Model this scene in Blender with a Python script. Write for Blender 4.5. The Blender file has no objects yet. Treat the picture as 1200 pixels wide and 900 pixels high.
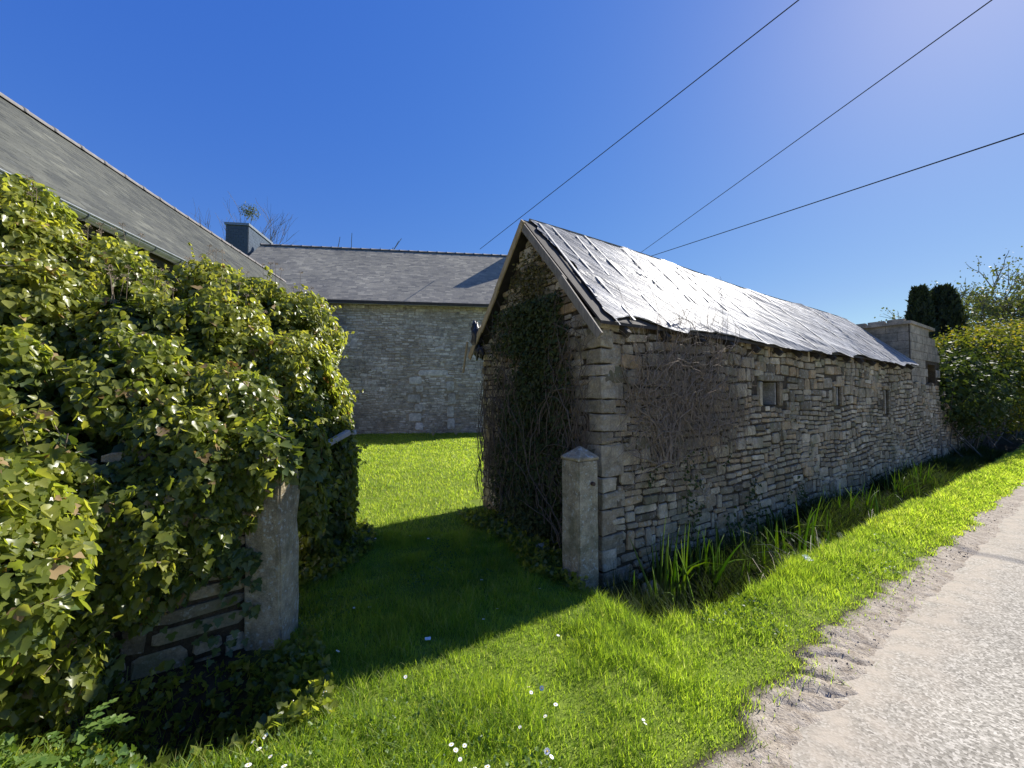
import bpy, bmesh, math, random
import numpy as np
from mathutils import Vector, Matrix, noise as mnoise

# ------------------------------------------------------------------ camera, sky, sun, exposure
S = bpy.context.scene
COL = S.collection
cam_d = bpy.data.cameras.new("camera"); cam = bpy.data.objects.new("camera", cam_d); COL.objects.link(cam)
cam_d.sensor_width = 36.0; cam_d.lens = 13.95; cam_d.clip_start = 0.02; cam_d.clip_end = 3000
cam.location = (0, 0, 1.6); cam.rotation_euler = (math.radians(91.85), 0, 0)
S.camera = cam
SUN_AZ, SUN_EL = 53.0, 39.5            # degrees: azimuth from +Y towards +X
W = bpy.data.worlds.new("World"); S.world = W; W.use_nodes = True
wn = W.node_tree; bg = wn.nodes["Background"]; sky = wn.nodes.new("ShaderNodeTexSky")
sky.sky_type = 'NISHITA'; sky.sun_disc = False
sky.sun_elevation = math.radians(SUN_EL); sky.sun_rotation = math.radians(SUN_AZ)
sky.altitude = 60; sky.air_density = 1.0; sky.dust_density = 0.25; sky.ozone_density = 3.0
def wmath(op, a, b):
    n = wn.nodes.new("ShaderNodeMath"); n.operation = op
    for k, v in ((0, a), (1, b)):
        if isinstance(v, (int, float)): n.inputs[k].default_value = v
        else: wn.links.new(v, n.inputs[k])
    return n.outputs[0]
# camera response of the sky: a gentle per channel curve over the whole dome
hs_ = wn.nodes.new('ShaderNodeHueSaturation'); hs_.inputs['Saturation'].default_value = 1.28; wn.links.new(sky.outputs[0], hs_.inputs['Color'])
sc_ = wn.nodes.new("ShaderNodeSeparateColor"); wn.links.new(hs_.outputs[0], sc_.inputs[0]); cc_ = wn.nodes.new("ShaderNodeCombineColor")
for i_, (k_, g_) in enumerate(((.60, .81), (.60, .74), (.80, .33))):
    x_ = wmath('MAXIMUM', wmath('MULTIPLY', sc_.outputs[i_], .1537), 1e-4); y_ = wmath('MAXIMUM', wmath('MULTIPLY', wmath('POWER', x_, g_), k_), wmath('MULTIPLY', x_, (.44, .62, .6)[i_]))
    wn.links.new(wmath('MULTIPLY', y_, 1/.1932), cc_.inputs[i_])
wn.links.new(cc_.outputs[0], bg.inputs[0]); bg.inputs[1].default_value = 0.10
sd = bpy.data.lights.new("sun", 'SUN'); so = bpy.data.objects.new("sun", sd); COL.objects.link(so)
sd.energy = 4.9; sd.angle = math.radians(0.55); sd.color = (1.0, 0.955, 0.88)
az, el = math.radians(SUN_AZ), math.radians(SUN_EL)
SV = Vector((math.sin(az)*math.cos(el), math.cos(az)*math.cos(el), math.sin(el)))
so.rotation_euler = SV.to_track_quat('Z', 'Y').to_euler(); so.location = (10, 10, 20)
S.view_settings.view_transform = 'Standard'; S.view_settings.look = 'None'
S.view_settings.exposure = 0.95; S.view_settings.gamma = 1.0
S.render.engine = 'CYCLES'
S.cycles.max_bounces = 7; S.cycles.transparent_max_bounces = 8
R = random.Random(7); N = np.random.default_rng(11)

# ------------------------------------------------------------------ frames
A = np.array([0.8400, 0.5426, 0]); A /= np.linalg.norm(A)         # along the shed, parallel to the lane
B = np.array([A[1], -A[0], 0])                                    # from the shed to the lane
C0 = np.array([0.84, 3.72, 0])                                    # shed corner by the gatepost
def P(t, q, z=0.0): return C0 + A*t + B*q + np.array([0, 0, z])
def TQ(x, y):
    dx, dy = x - C0[0], y - C0[1]
    return dx*A[0] + dy*A[1], dx*B[0] + dy*B[1]
U = np.array([0.9918, 0.1279, 0]); Vv = np.array([-0.1279, 0.9918, 0])   # frame of the far barn and the house
def Q(p, r, z=0.0): return U*p + Vv*r + np.array([0, 0, z])
ZUP = np.array([0, 0, 1.0])

# ------------------------------------------------------------------ noise (vectorised value noise)
_perm = N.random((64, 64))
def vnoise(x, y):
    x = np.asarray(x, float); y = np.asarray(y, float)
    xi = np.floor(x).astype(int); yi = np.floor(y).astype(int); fx = x-xi; fy = y-yi
    fx = fx*fx*(3-2*fx); fy = fy*fy*(3-2*fy)
    g = lambda i, j: _perm[i % 64, j % 64]
    return (g(xi, yi)*(1-fx)+g(xi+1, yi)*fx)*(1-fy)+(g(xi, yi+1)*(1-fx)+g(xi+1, yi+1)*fx)*fy
def fbm(x, y, o=3):
    s = 0; a = .5
    for k in range(o): s = s + a*vnoise(np.asarray(x)*2**k+13.7*k, np.asarray(y)*2**k+5.1*k); a *= .5
    return s
def sm(x, a, b):
    v = np.clip((np.asarray(x, float)-a)/(b-a), 0, 1); return v*v*(3-2*v)

def grass_edge(t): return 1.55 + .05*(vnoise(t*1.3+3, 2.2)-.5)*2 + .05*(vnoise(t*5.1, 8.2)-.5)*2 + .03*(vnoise(t*19, 4.2)-.5)*2 + .15*sm(t, -.4, -1.2)
def ditch_edge(t): return 0.93 + .07*(vnoise(t*1.7, 30.2)-.5)*2 - .12*sm(t, .25, -.35)
def H(x, y):
    t, q = TQ(np.asarray(x, float), np.asarray(y, float))
    z = 0.20*sm(y, 3.4, 9.0)*sm(q, .9, -.6) + .05*sm(y, 9, 14)
    z = z + .05*(fbm(x*.9, y*.9)-.45)*sm(q, 1.9, 1.2)
    de = ditch_edge(t)
    z = z - .40*sm(t, -.40, -.20)*sm(q, de+.05, de-.12)*sm(q, -.25, .02)           # wet ditch at the shed's foot
    z = z + .07*np.exp(-((q-1.16)/.22)**2)*sm(t, -.2, .8)                          # hummocky verge
    # hollow by the left wall
    z = z - .30*sm(t, -2.45, -2.95)*sm(q, .52+.1*(vnoise(t*4, 3)-.5), .28)*sm(q, -.3, 0.05)
    # bank close on the left
    z = z + .38*np.exp(-(((x+2.0)/.42)**2+((y-1.5)/.40)**2))
    # bare earth edge falling under the lane, with rutted lips
    ge = grass_edge(t)
    e = sm(q, ge-.02, ge+.30)
    z = z*(1-e) + e*(-.028)
    rid = np.abs(np.sin((t*1.0-q*.75)*17+3*vnoise(t*3, q*3)))
    band = sm(q, ge-.08, ge+.04)*sm(q, ge+.40, ge+.10)
    z = z + band*(.010*vnoise(t*9, q*9) + .009*vnoise(t*27, q*27) + .006*vnoise(t*71, q*71)
                  - .034*(1-rid)**5*np.exp(-((t-.10)/.45)**2)
                  + .012*rid*np.exp(-((t-.10)/.5)**2))
    z = z - .05*sm(q, 2.1, 2.4)*sm(q, 6.2, 5.8) + .05*sm(q, 5.9, 6.8)
    return z

# ------------------------------------------------------------------ mesh helpers
class MB:
    def __init__(s): s.v = []; s.f = []; s.r = []; s.n = 0
    def add(s, v, f, rnd=0.0):
        v = np.asarray(v, float).reshape(-1, 3); f = np.asarray(f, int).reshape(-1, 3)
        s.v.append(v); s.f.append(f+s.n); s.n += len(v)
        s.r.append(np.broadcast_to(np.asarray(rnd, float), (len(v),)) if np.ndim(rnd) == 0 else np.asarray(rnd, float))
    def inst(s, tv, tf, M, pos, rnd):                 # M (n,3,3) columns = axes
        n = len(pos)
        if n == 0: return
        v = np.einsum('nij,kj->nki', M, tv) + pos[:, None, :]
        f = tf[None] + (np.arange(n)*len(tv))[:, None, None]
        s.add(v.reshape(-1, 3), f.reshape(-1, 3), np.repeat(rnd, len(tv)))
    def mesh(s, name, mat, smooth=False):
        v = np.concatenate(s.v); f = np.concatenate(s.f); r = np.concatenate(s.r)
        me = bpy.data.meshes.new(name)
        me.vertices.add(len(v)); me.vertices.foreach_set("co", v.astype(np.float32).ravel())
        me.loops.add(len(f)*3); me.loops.foreach_set("vertex_index", f.astype(np.int32).ravel())
        me.polygons.add(len(f)); me.polygons.foreach_set("loop_start", np.arange(0, len(f)*3, 3, dtype=np.int32))
        me.polygons.foreach_set("loop_total", np.full(len(f), 3, np.int32))
        smooth = smooth or any(w in mat.name for w in ("leaf", "leaves", "foliage", "blade", "grass", "vine", "stem", "stalk", "bark", "cable"))
        me.polygons.foreach_set("use_smooth", np.full(len(f), bool(smooth)))
        me.polygons.foreach_set("use_smooth", np.full(len(f), bool(smooth)))
        at = me.attributes.new("rnd", 'FLOAT', 'POINT'); at.data.foreach_set("value", r.astype(np.float32))
        me.materials.append(mat); me.update(); me.validate()
        return me
    def build(s, name, mat, parent=None, smooth=False, **kw):
        return link(name, s.mesh(name, mat, smooth), parent, **kw)
def link(name, me, parent=None, label=None, cat=None, group=None, kind=None):
    o = bpy.data.objects.new(name, me); COL.objects.link(o)
    if parent is not None:
        o.parent = parent; o.matrix_parent_inverse = Matrix.Translation(-Vector(world_loc(parent)))
    return tag(o, label, cat, group, kind)
def world_loc(o):
    l = Vector(o.get("_w", (0, 0, 0))) if "_w" in o else Vector((0, 0, 0)); return l
def tag(o, label=None, cat=None, group=None, kind=None):
    if label: o['label'] = label
    if cat: o['category'] = cat
    if group: o['group'] = group
    if kind: o['kind'] = kind
    return o
def thing(name, loc, label, cat, group=None):         # Empty at the base of a thing
    o = bpy.data.objects.new(name, None); COL.objects.link(o); o.location = tuple(loc); o["_w"] = tuple(float(c) for c in loc)
    o.empty_display_size = .2
    return tag(o, label, cat, group)
def basis(x, y, z): return np.stack([x, y, z], axis=-1)
def mat4(M3, pos):
    m = Matrix.Identity(4)
    for i in range(3):
        for j in range(3): m[i][j] = float(M3[i][j])
        m[i][3] = float(pos[i])
    return m
BOXF = np.array([[0,2,1],[0,3,2],[4,5,6],[4,6,7],[0,1,5],[0,5,4],[1,2,6],[1,6,5],[2,3,7],[2,7,6],[3,0,4],[3,4,7]])
def boxv(c, x, y, z):                                 # centre, half vectors
    c = np.asarray(c, float)
    return np.array([c-x-y-z, c+x-y-z, c+x+y-z, c-x+y-z, c-x-y+z, c+x-y+z, c+x+y+z, c-x+y+z])
def beam(mb, p0, p1, w, h, up=ZUP, rnd=0.0, chamfer=True):
    p0 = np.asarray(p0, float); p1 = np.asarray(p1, float); d = p1-p0; L = np.linalg.norm(d); d /= L
    s = np.cross(d, up); s /= np.linalg.norm(s); u = np.cross(s, d)
    k = .12
    prof = [(-.5+k, -.5), (.5-k, -.5), (.5, -.5+k), (.5, .5-k), (.5-k, .5), (-.5+k, .5), (-.5, .5-k), (-.5, -.5+k)]
    v = [p+s*a*w+u*b*h for p in (p0, p1) for a, b in prof]; f = []
    for i in range(8): j = (i+1) % 8; f += [[i, i+8, j+8], [i, j+8, j]]
    f += [[0, i+1, i] for i in range(1, 7)] + [[8, 8+i, 9+i] for i in range(1, 7)]
    mb.add(v, f, rnd)
def tube(mb, pts, rad, sides=5, rnd=0.0, cap=False):
    pts = np.asarray(pts, float); n = len(pts); rad = np.broadcast_to(rad, (n,))
    d = np.gradient(pts, axis=0); d /= np.linalg.norm(d, axis=1)[:, None]+1e-9
    ref = np.array([0, 0, 1.0]) if abs(d[0][2]) < .9 else np.array([1.0, 0, 0])
    s = np.cross(d, ref); s /= np.linalg.norm(s, axis=1)[:, None]+1e-9; u = np.cross(s, d)
    a = np.arange(sides)*2*math.pi/sides
    v = pts[:, None, :] + rad[:, None, None]*(np.cos(a)[None, :, None]*s[:, None, :]+np.sin(a)[None, :, None]*u[:, None, :])
    f = []
    for i in range(n-1):
        for k in range(sides):
            a0 = i*sides+k; b0 = i*sides+(k+1) % sides
            f += [[a0, b0, b0+sides], [a0, b0+sides, a0+sides]]
    if cap:
        f += [[0, k+1, k] for k in range(1, sides-1)]; o = (n-1)*sides; f += [[o, o+k, o+k+1] for k in range(1, sides-1)]
    mb.add(v.reshape(-1, 3), f, rnd)

# ------------------------------------------------------------------ materials
def newmat(name):
    m = bpy.data.materials.new(name); m.use_nodes = True; nt = m.node_tree
    return m, nt, nt.nodes["Principled BSDF"], nt.nodes["Material Output"]
def nd(nt, t, **kw):
    n = nt.nodes.new(t)
    for k, v in kw.items(): setattr(n, k, v)
    return n
def noise_n(nt, vec, scale, detail=4, rough=.55):
    n = nd(nt, "ShaderNodeTexNoise"); n.inputs["Scale"].default_value = scale; n.inputs["Detail"].default_value = detail
    n.inputs["Roughness"].default_value = rough
    if vec is not None: nt.links.new(vec, n.inputs["Vector"])
    return n.outputs["Fac"]
def ramp(nt, fac, stops, interp='LINEAR'):
    r = nd(nt, "ShaderNodeValToRGB"); r.color_ramp.interpolation = interp; e = r.color_ramp.elements
    while len(e) < len(stops): e.new(.5)
    for i, (p, c) in enumerate(stops): e[i].position = p; e[i].color = (*c, 1) if len(c) == 3 else c
    nt.links.new(fac, r.inputs[0]); return r.outputs[0]
def mixc(nt, fac, a, b, mode='MIX'):
    m = nd(nt, "ShaderNodeMix", data_type='RGBA', blend_type=mode)
    if isinstance(fac, (int, float)): m.inputs[0].default_value = fac
    else: nt.links.new(fac, m.inputs[0])
    for i, v in ((6, a), (7, b)):
        if isinstance(v, tuple): m.inputs[i].default_value = (*v, 1)
        else: nt.links.new(v, m.inputs[i])
    return m.outputs[2]
def mth(nt, op, a, b=None):
    m = nd(nt, "ShaderNodeMath", operation=op)
    for i, v in ((0, a), (1, b)):
        if v is None: continue
        if isinstance(v, (int, float)): m.inputs[i].default_value = v
        else: nt.links.new(v, m.inputs[i])
    return m.outputs[0]
def posn(nt): return nd(nt, "ShaderNodeNewGeometry").outputs["Position"]
def rndn(nt):
    a = nd(nt, "ShaderNodeAttribute", attribute_name="rnd").outputs["Fac"]; o = nd(nt, "ShaderNodeObjectInfo").outputs["Random"]
    return mth(nt, 'FRACT', mth(nt, 'ADD', a, o))
def bump(nt, bsdf, h, strength=.5, dist=.01):
    b = nd(nt, "ShaderNodeBump"); b.inputs["Strength"].default_value = strength; b.inputs["Distance"].default_value = dist
    nt.links.new(h, b.inputs["Height"]); nt.links.new(b.outputs[0], bsdf.inputs["Normal"])
def stone_mat(name, cols, lichen=(.42, .41, .36), lich=.5, moss=None, scale=1.0, rough=.92, bs=.9, spec=.2):
    m, nt, b, out = newmat(name); p = posn(nt)
    n = len(cols); cols = list(cols)*2 if n == 1 else list(cols); n = len(cols); base = ramp(nt, rndn(nt), [(i/(n-1), c) for i, c in enumerate(cols)])
    n1 = noise_n(nt, p, 9*scale, 6, .65); base = mixc(nt, .75, base, ramp(nt, n1, [(.28, (.35, .34, .33)), (.7, (1.25, 1.22, 1.18))]), 'MULTIPLY')
    n5 = noise_n(nt, p, .9*scale, 4, .6); base = mixc(nt, .8, base, ramp(nt, n5, [(.32, (.55, .52, .46)), (.5, (.95, .93, .88)), (.68, (1.2, 1.18, 1.15))]), 'MULTIPLY')
    n2 = noise_n(nt, p, 60*scale, 4, .7); base = mixc(nt, .6, base, ramp(nt, n2, [(.3, (.5, .5, .5)), (.68, (1.35, 1.35, 1.35))]), 'MULTIPLY')
    n3 = noise_n(nt, p, 23*scale, 5, .6); lf = ramp(nt, n3, [(.565, (0, 0, 0)), (.63, (1, 1, 1))])
    lf = mth(nt, 'MULTIPLY', lf, lich)
    base = mixc(nt, lf, base, lichen)
    if moss:
        n4 = noise_n(nt, p, 3.1*scale, 5, .6); mf = mth(nt, 'MULTIPLY', ramp(nt, n4, [(.5, (0, 0, 0)), (.68, (1, 1, 1))]), .65)
        base = mixc(nt, mf, base, moss)
    nt.links.new(base, b.inputs["Base Color"]); b.inputs["Roughness"].default_value = rough
    b.inputs["Specular IOR Level"].default_value = .2
    b.inputs['Specular IOR Level'].default_value = spec; bump(nt, b, mth(nt, 'ADD', noise_n(nt, p, 35*scale, 6, .7), mth(nt, 'MULTIPLY', n1, 1.5)), bs, .012)
    return m
def leaf_mat(name, cols, trans=.45, rough=.38, tcol=None, spec=.5):
    m, nt, b, out = newmat(name); r = rndn(nt); n = len(cols)
    base = ramp(nt, r, [(i/(n-1), c) for i, c in enumerate(cols)])
    nz = noise_n(nt, posn(nt), 2.2, 3); base = mixc(nt, .7, base, ramp(nt, nz, [(.35, (.65, .7, .6)), (.65, (1.3, 1.2, 1.0))]), 'MULTIPLY')
    nt.links.new(base, b.inputs["Base Color"]); b.inputs["Roughness"].default_value = rough; b.inputs["Specular IOR Level"].default_value = spec
    tr = nd(nt, "ShaderNodeBsdfTranslucent")
    tc = mixc(nt, 1.0, base, tcol or (1.9, 1.8, .7), 'MULTIPLY'); cl_ = mixc(nt, 1.0, tc, (.62, .70, .32), 'DARKEN'); nt.links.new(cl_, tr.inputs[0])
    mx = nd(nt, "ShaderNodeMixShader"); mx.inputs[0].default_value = trans
    nt.links.new(b.outputs[0], mx.inputs[1]); nt.links.new(tr.outputs[0], mx.inputs[2]); nt.links.new(mx.outputs[0], out.inputs[0])
    return m
def plain_mat(name, col, rough=.7, var=.5, scale=12, metallic=0, bumpd=.004, spec=.4, stretch=None):
    m, nt, b, out = newmat(name); p = posn(nt)
    if stretch:
        mp = nd(nt, "ShaderNodeMapping"); mp.inputs["Scale"].default_value = stretch; nt.links.new(p, mp.inputs[0]); p = mp.outputs[0]
    n1 = noise_n(nt, p, scale, 6, .65)
    c = mixc(nt, 1.0, col, ramp(nt, n1, [(.25, (1-var,)*3), (.75, (1+var,)*3)]), 'MULTIPLY')
    c = mixc(nt, .5*var, c, ramp(nt, rndn(nt), [(0, (.6, .6, .6)), (1, (1.4, 1.4, 1.4))]), 'MULTIPLY')
    nt.links.new(c, b.inputs["Base Color"]); b.inputs["Roughness"].default_value = rough; b.inputs["Metallic"].default_value = metallic
    b.inputs["Specular IOR Level"].default_value = spec
    bump(nt, b, noise_n(nt, p, scale*3, 5, .7), .6, bumpd)
    return m

def slate_mat(name, col):
    m, nt, b, out = newmat(name); p = posn(nt)
    c = mixc(nt, 1.0, col, ramp(nt, rndn(nt), [(0, (.74, .75, .77)), (.3, (.95, .95, .94)), (.6, (1.05, 1.04, 1.0)), (.85, (1.16, 1.14, 1.08)), (1, (1.45, 1.42, 1.32))]), 'MULTIPLY')
    c = mixc(nt, .8, c, ramp(nt, noise_n(nt, p, .55, 5, .6), [(.3, (.72, .73, .74)), (.7, (1.22, 1.2, 1.14))]), 'MULTIPLY')
    c = mixc(nt, .35, c, ramp(nt, noise_n(nt, p, 26, 4, .6), [(.3, (.6, .6, .6)), (.7, (1.4, 1.4, 1.35))]), 'MULTIPLY')
    li = ramp(nt, noise_n(nt, p, 7, 6, .7), [(.60, (0, 0, 0)), (.66, (.5, .5, .5))]); c = mixc(nt, li, c, tuple(x*1.5 for x in col))
    nt.links.new(c, b.inputs["Base Color"]); b.inputs["Roughness"].default_value = .9; b.inputs["Specular IOR Level"].default_value = .08
    return m
M = {}
M['stone'] = stone_mat("rubble stone", [(.46,.39,.27),(.17,.14,.10),(.55,.465,.33),(.33,.265,.18),(.68,.59,.44),(.40,.335,.235),(.50,.36,.21),(.25,.215,.155),(.48,.41,.31)], lich=.55, moss=(.15,.15,.08))
M['dressed'] = stone_mat("dressed stone", [(.46,.40,.29),(.27,.235,.17),(.57,.50,.38),(.36,.29,.20)], lich=.4)
M['farstone'] = stone_mat("grey barn stone", [(.54,.50,.42),(.34,.315,.27),(.66,.61,.52),(.42,.37,.30),(.80,.76,.67),(.50,.47,.40)], lich=.45, scale=.8)
M['fardress'] = stone_mat("pale jamb stone", [(.70,.67,.60),(.62,.59,.52)], lich=.3)
M['mortar'] = stone_mat("earth mortar", [(.085,.066,.043)], lich=.05, scale=2)  # earth mortar, darkened to put shadow into the joints
M['farmortar'] = stone_mat("lime mortar", [(.46,.39,.29)], lich=.25, scale=2)
M['granite'] = stone_mat("granite", [(.50,.43,.30),(.43,.38,.28)], lichen=(.50,.50,.44), lich=.75, moss=(.12,.12,.06), scale=1.6)
M['concrete'] = stone_mat("weathered concrete", [(.46,.40,.31),(.40,.35,.27)], lich=.3, moss=(.10,.10,.08), scale=.8)
M['slate'] = slate_mat("slate", (.076, .080, .077))
M['farslate'] = slate_mat("sheen bright slate", (.255, .242, .215))  # brighter slate copy: the roof's grazing sheen is painted into its colour
M['ridge'] = plain_mat("ridge tile", (.16,.15,.145), .8, .3)
M['zinc'] = plain_mat("zinc", (.23,.25,.26), .45, .25, metallic=.6)
M['clad'] = plain_mat("slate cladding", (.060,.078,.10), .45, .2)
M['pine'] = plain_mat("pine board", (.33,.245,.13), .75, .35, 10, stretch=(3,3,.6))
M['oldwood'] = plain_mat("grey board", (.21,.18,.14), .8, .4, 12, stretch=(3,3,.6))
M['batten'] = plain_mat("batten", (.42,.40,.36), .6, .3, 20)
M['darkwood'] = plain_mat("dark wood", (.05,.042,.035), .85, .4)
M['iron'] = plain_mat("rusty iron", (.07,.04,.028), .8, .5, 60)
M['cable'] = plain_mat("black cable", (.02,.02,.022), .6, .1)
M['bark'] = plain_mat("grey bark", (.13,.115,.095), .9, .4, 20)
M['vine'] = plain_mat("dry vine", (.25,.195,.14), .85, .5, 15)
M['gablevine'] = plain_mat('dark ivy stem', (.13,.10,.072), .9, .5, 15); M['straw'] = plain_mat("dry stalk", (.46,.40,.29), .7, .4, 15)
M['render'] = plain_mat("limewashed wall", (.42,.40,.37), .9, .3, 5)
M['blackfilm'] = plain_mat("black plastic film", (.012,.012,.014), .35, .2, bumpd=.01)
M['clod'] = plain_mat("dry earth crumbs", (.36,.31,.24), .95, .3); M['petal'] = plain_mat("petal", (.80,.80,.79), .6, .05); M['yolk'] = plain_mat("flower centre", (.65,.42,.03), .7, .1)
M['paper'] = plain_mat("pale scrap", (.62,.66,.72), .5, .1)
M['ivy'] = leaf_mat("ivy leaf", [(.110,.145,.030),(.155,.190,.040),(.085,.118,.028),(.205,.225,.055),(.13,.165,.035)], trans=.54, rough=.30, tcol=(2.6,2.5,1.1))
M['ivysunpale'] = leaf_mat("young ivy leaf", [(.20,.235,.055),(.26,.28,.07),(.155,.19,.045)], trans=.52, rough=.34, tcol=(2.3,2.1,.9))  # yellower copy of the ivy leaf, sunlight painted into its colour
M['ivydark'] = leaf_mat("dark ivy leaf", [(.030,.052,.016),(.045,.072,.020),(.060,.085,.024)], trans=.25, rough=.65, spec=.25)
M['laurel'] = leaf_mat("hedge leaf", [(.08,.12,.022),(.13,.165,.03),(.05,.08,.018),(.24,.22,.05)], trans=.42, rough=.7, spec=.25, tcol=(2.0,1.7,.6))
M['thuja'] = leaf_mat("conifer foliage", [(.018,.030,.012),(.028,.044,.016),(.035,.05,.02)], trans=.15, rough=.7)
M['grass'] = leaf_mat("grass blade", [(.155,.25,.032),(.20,.295,.042),(.115,.195,.028),(.25,.32,.06),(.165,.26,.036),(.38,.37,.17)], trans=.60, rough=.5, tcol=(2.45,2.3,1.0), spec=.35)
M['iris'] = leaf_mat("iris leaf", [(.09,.17,.03),(.12,.20,.035),(.15,.22,.05)], trans=.5, rough=.42, tcol=(2.4,2.2,.8))
M['rank'] = leaf_mat('rank ditch grass', [(.020,.042,.013),(.032,.056,.016),(.045,.062,.02)], trans=.3, rough=.75, spec=.2)  # dark green, deepened to paint shade into the ditch plants
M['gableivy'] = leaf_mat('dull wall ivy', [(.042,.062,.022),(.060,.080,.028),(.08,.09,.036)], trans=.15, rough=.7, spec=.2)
M['shadeivy'] = leaf_mat('shaded ivy leaf', [(.05,.085,.022),(.08,.12,.03),(.11,.14,.03)], trans=.3, rough=.45)  # darker copy of the ivy leaf, shade painted into its colour
M['clover'] = leaf_mat('clover leaf', [(.06,.12,.03),(.09,.16,.035),(.13,.20,.05)], trans=.35, rough=.5)
M['withered'] = leaf_mat('withered leaf', [(.20,.13,.05),(.28,.20,.09),(.14,.09,.04)], trans=.3, rough=.7, tcol=(1.5,1.2,.8))
M['pinefol'] = leaf_mat("tree foliage", [(.06,.085,.03),(.09,.11,.04),(.05,.065,.03)], trans=.3, rough=.6)

def ground_mat():
    m, nt, b, out = newmat("earth and turf"); p = posn(nt)
    at = nd(nt, "ShaderNodeAttribute", attribute_name="rnd").outputs["Fac"]           # 0 turf .. 1 bare earth
    n1 = noise_n(nt, p, 14, 6, .65); n2 = noise_n(nt, p, 90, 4, .6); n0 = noise_n(nt, p, 1.3, 4)
    turf = ramp(nt, n1, [(.3, (.08, .11, .018)), (.55, (.14, .19, .022)), (.75, (.22, .20, .07))])
    turf = mixc(nt, ramp(nt, n0, [(.35, (0, 0, 0)), (.7, (1, 1, 1))]), turf, (.16, .22, .024))
    earth = ramp(nt, n1, [(.25, (.17, .135, .10)), (.5, (.33, .285, .225)), (.75, (.45, .40, .33))])
    earth = mixc(nt, .6, earth, ramp(nt, n2, [(.3, (.45, .42, .4)), (.6, (1.2, 1.2, 1.2))]), 'MULTIPLY')
    mud = ramp(nt, n1, [(.3, (.02, .017, .012)), (.7, (.06, .05, .032))])
    k = ramp(nt, at, [(.0, (0, 0, 0)), (.5, (1, 1, 1))]); k2 = ramp(nt, at, [(.5, (0, 0, 0)), (1., (1, 1, 1))])
    c = mixc(nt, k, turf, mud); c = mixc(nt, k2, c, earth)
    nt.links.new(c, b.inputs["Base Color"]); b.inputs["Roughness"].default_value = .95; b.inputs["Specular IOR Level"].default_value = .15
    bump(nt, b, mth(nt, 'ADD', n1, mth(nt, 'MULTIPLY', n2, .5)), .8, .02); return m
def road_mat():
    m, nt, b, out = newmat("worn chippings lane"); p = posn(nt)
    v = nd(nt, "ShaderNodeTexVoronoi"); v.inputs["Scale"].default_value = 95; nt.links.new(p, v.inputs["Vector"])
    chip = ramp(nt, mth(nt, 'FRACT', mth(nt, 'MULTIPLY', nd(nt, "ShaderNodeSeparateColor").outputs[0], 1.0)), [(0, (1, 1, 1)), (1, (1, 1, 1))])
    sc = nd(nt, "ShaderNodeSeparateColor"); nt.links.new(v.outputs["Color"], sc.inputs[0])
    chip = ramp(nt, sc.outputs[0], [(0, (.17, .158, .135)), (.35, (.27, .253, .215)), (.7, (.36, .338, .29)), (1, (.52, .49, .43))])
    n0 = noise_n(nt, p, .8, 4); n1 = noise_n(nt, p, 6, 5, .6)
    c = mixc(nt, .8, chip, ramp(nt, n0, [(.3, (.75, .74, .72)), (.7, (1.15, 1.14, 1.1))]), 'MULTIPLY')
    at = nd(nt, "ShaderNodeAttribute", attribute_name="rnd").outputs["Fac"]
    dust = mth(nt, 'MULTIPLY', at, ramp(nt, n1, [(.35, (.2, .2, .2)), (.65, (1, 1, 1))]))
    c = mixc(nt, dust, c, (.40, .35, .28))
    nt.links.new(c, b.inputs["Base Color"]); b.inputs["Roughness"].default_value = .95; b.inputs["Specular IOR Level"].default_value = .05
    bump(nt, b, mth(nt, 'ADD', v.outputs["Distance"], mth(nt, 'MULTIPLY', n1, .4)), .22, .005); return m
def tarp_mat():
    m, nt, b, out = newmat("silvery plastic sheet"); p = posn(nt)
    n1 = noise_n(nt, p, 2.2, 5, .6); n2 = noise_n(nt, p, 28, 5, .7)
    mp = nd(nt, "ShaderNodeMapping"); mp.inputs["Rotation"].default_value = (0, 0, -math.atan2(A[1], A[0])+.18); mp.inputs["Scale"].default_value = (.30, 9, 0)
    nt.links.new(p, mp.inputs[0]); n3 = noise_n(nt, mp.outputs[0], 2.2, 5, .6)
    c = ramp(nt, mth(nt, 'ADD', mth(nt, 'MULTIPLY', n1, .5), mth(nt, 'MULTIPLY', n3, .5)), [(.36, (.14, .14, .145)), (.5, (.24, .24, .245)), (.62, (.40, .40, .40))])
    nt.links.new(c, b.inputs["Base Color"])
    b.inputs["Roughness"].default_value = .42; b.inputs["Specular IOR Level"].default_value = .035
    bump(nt, b, mth(nt, 'ADD', mth(nt, 'MULTIPLY', n2, .06), n3), 1.0, .06); return m
M['ground'] = ground_mat(); M['road'] = road_mat(); M['tarp'] = tarp_mat()

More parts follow.
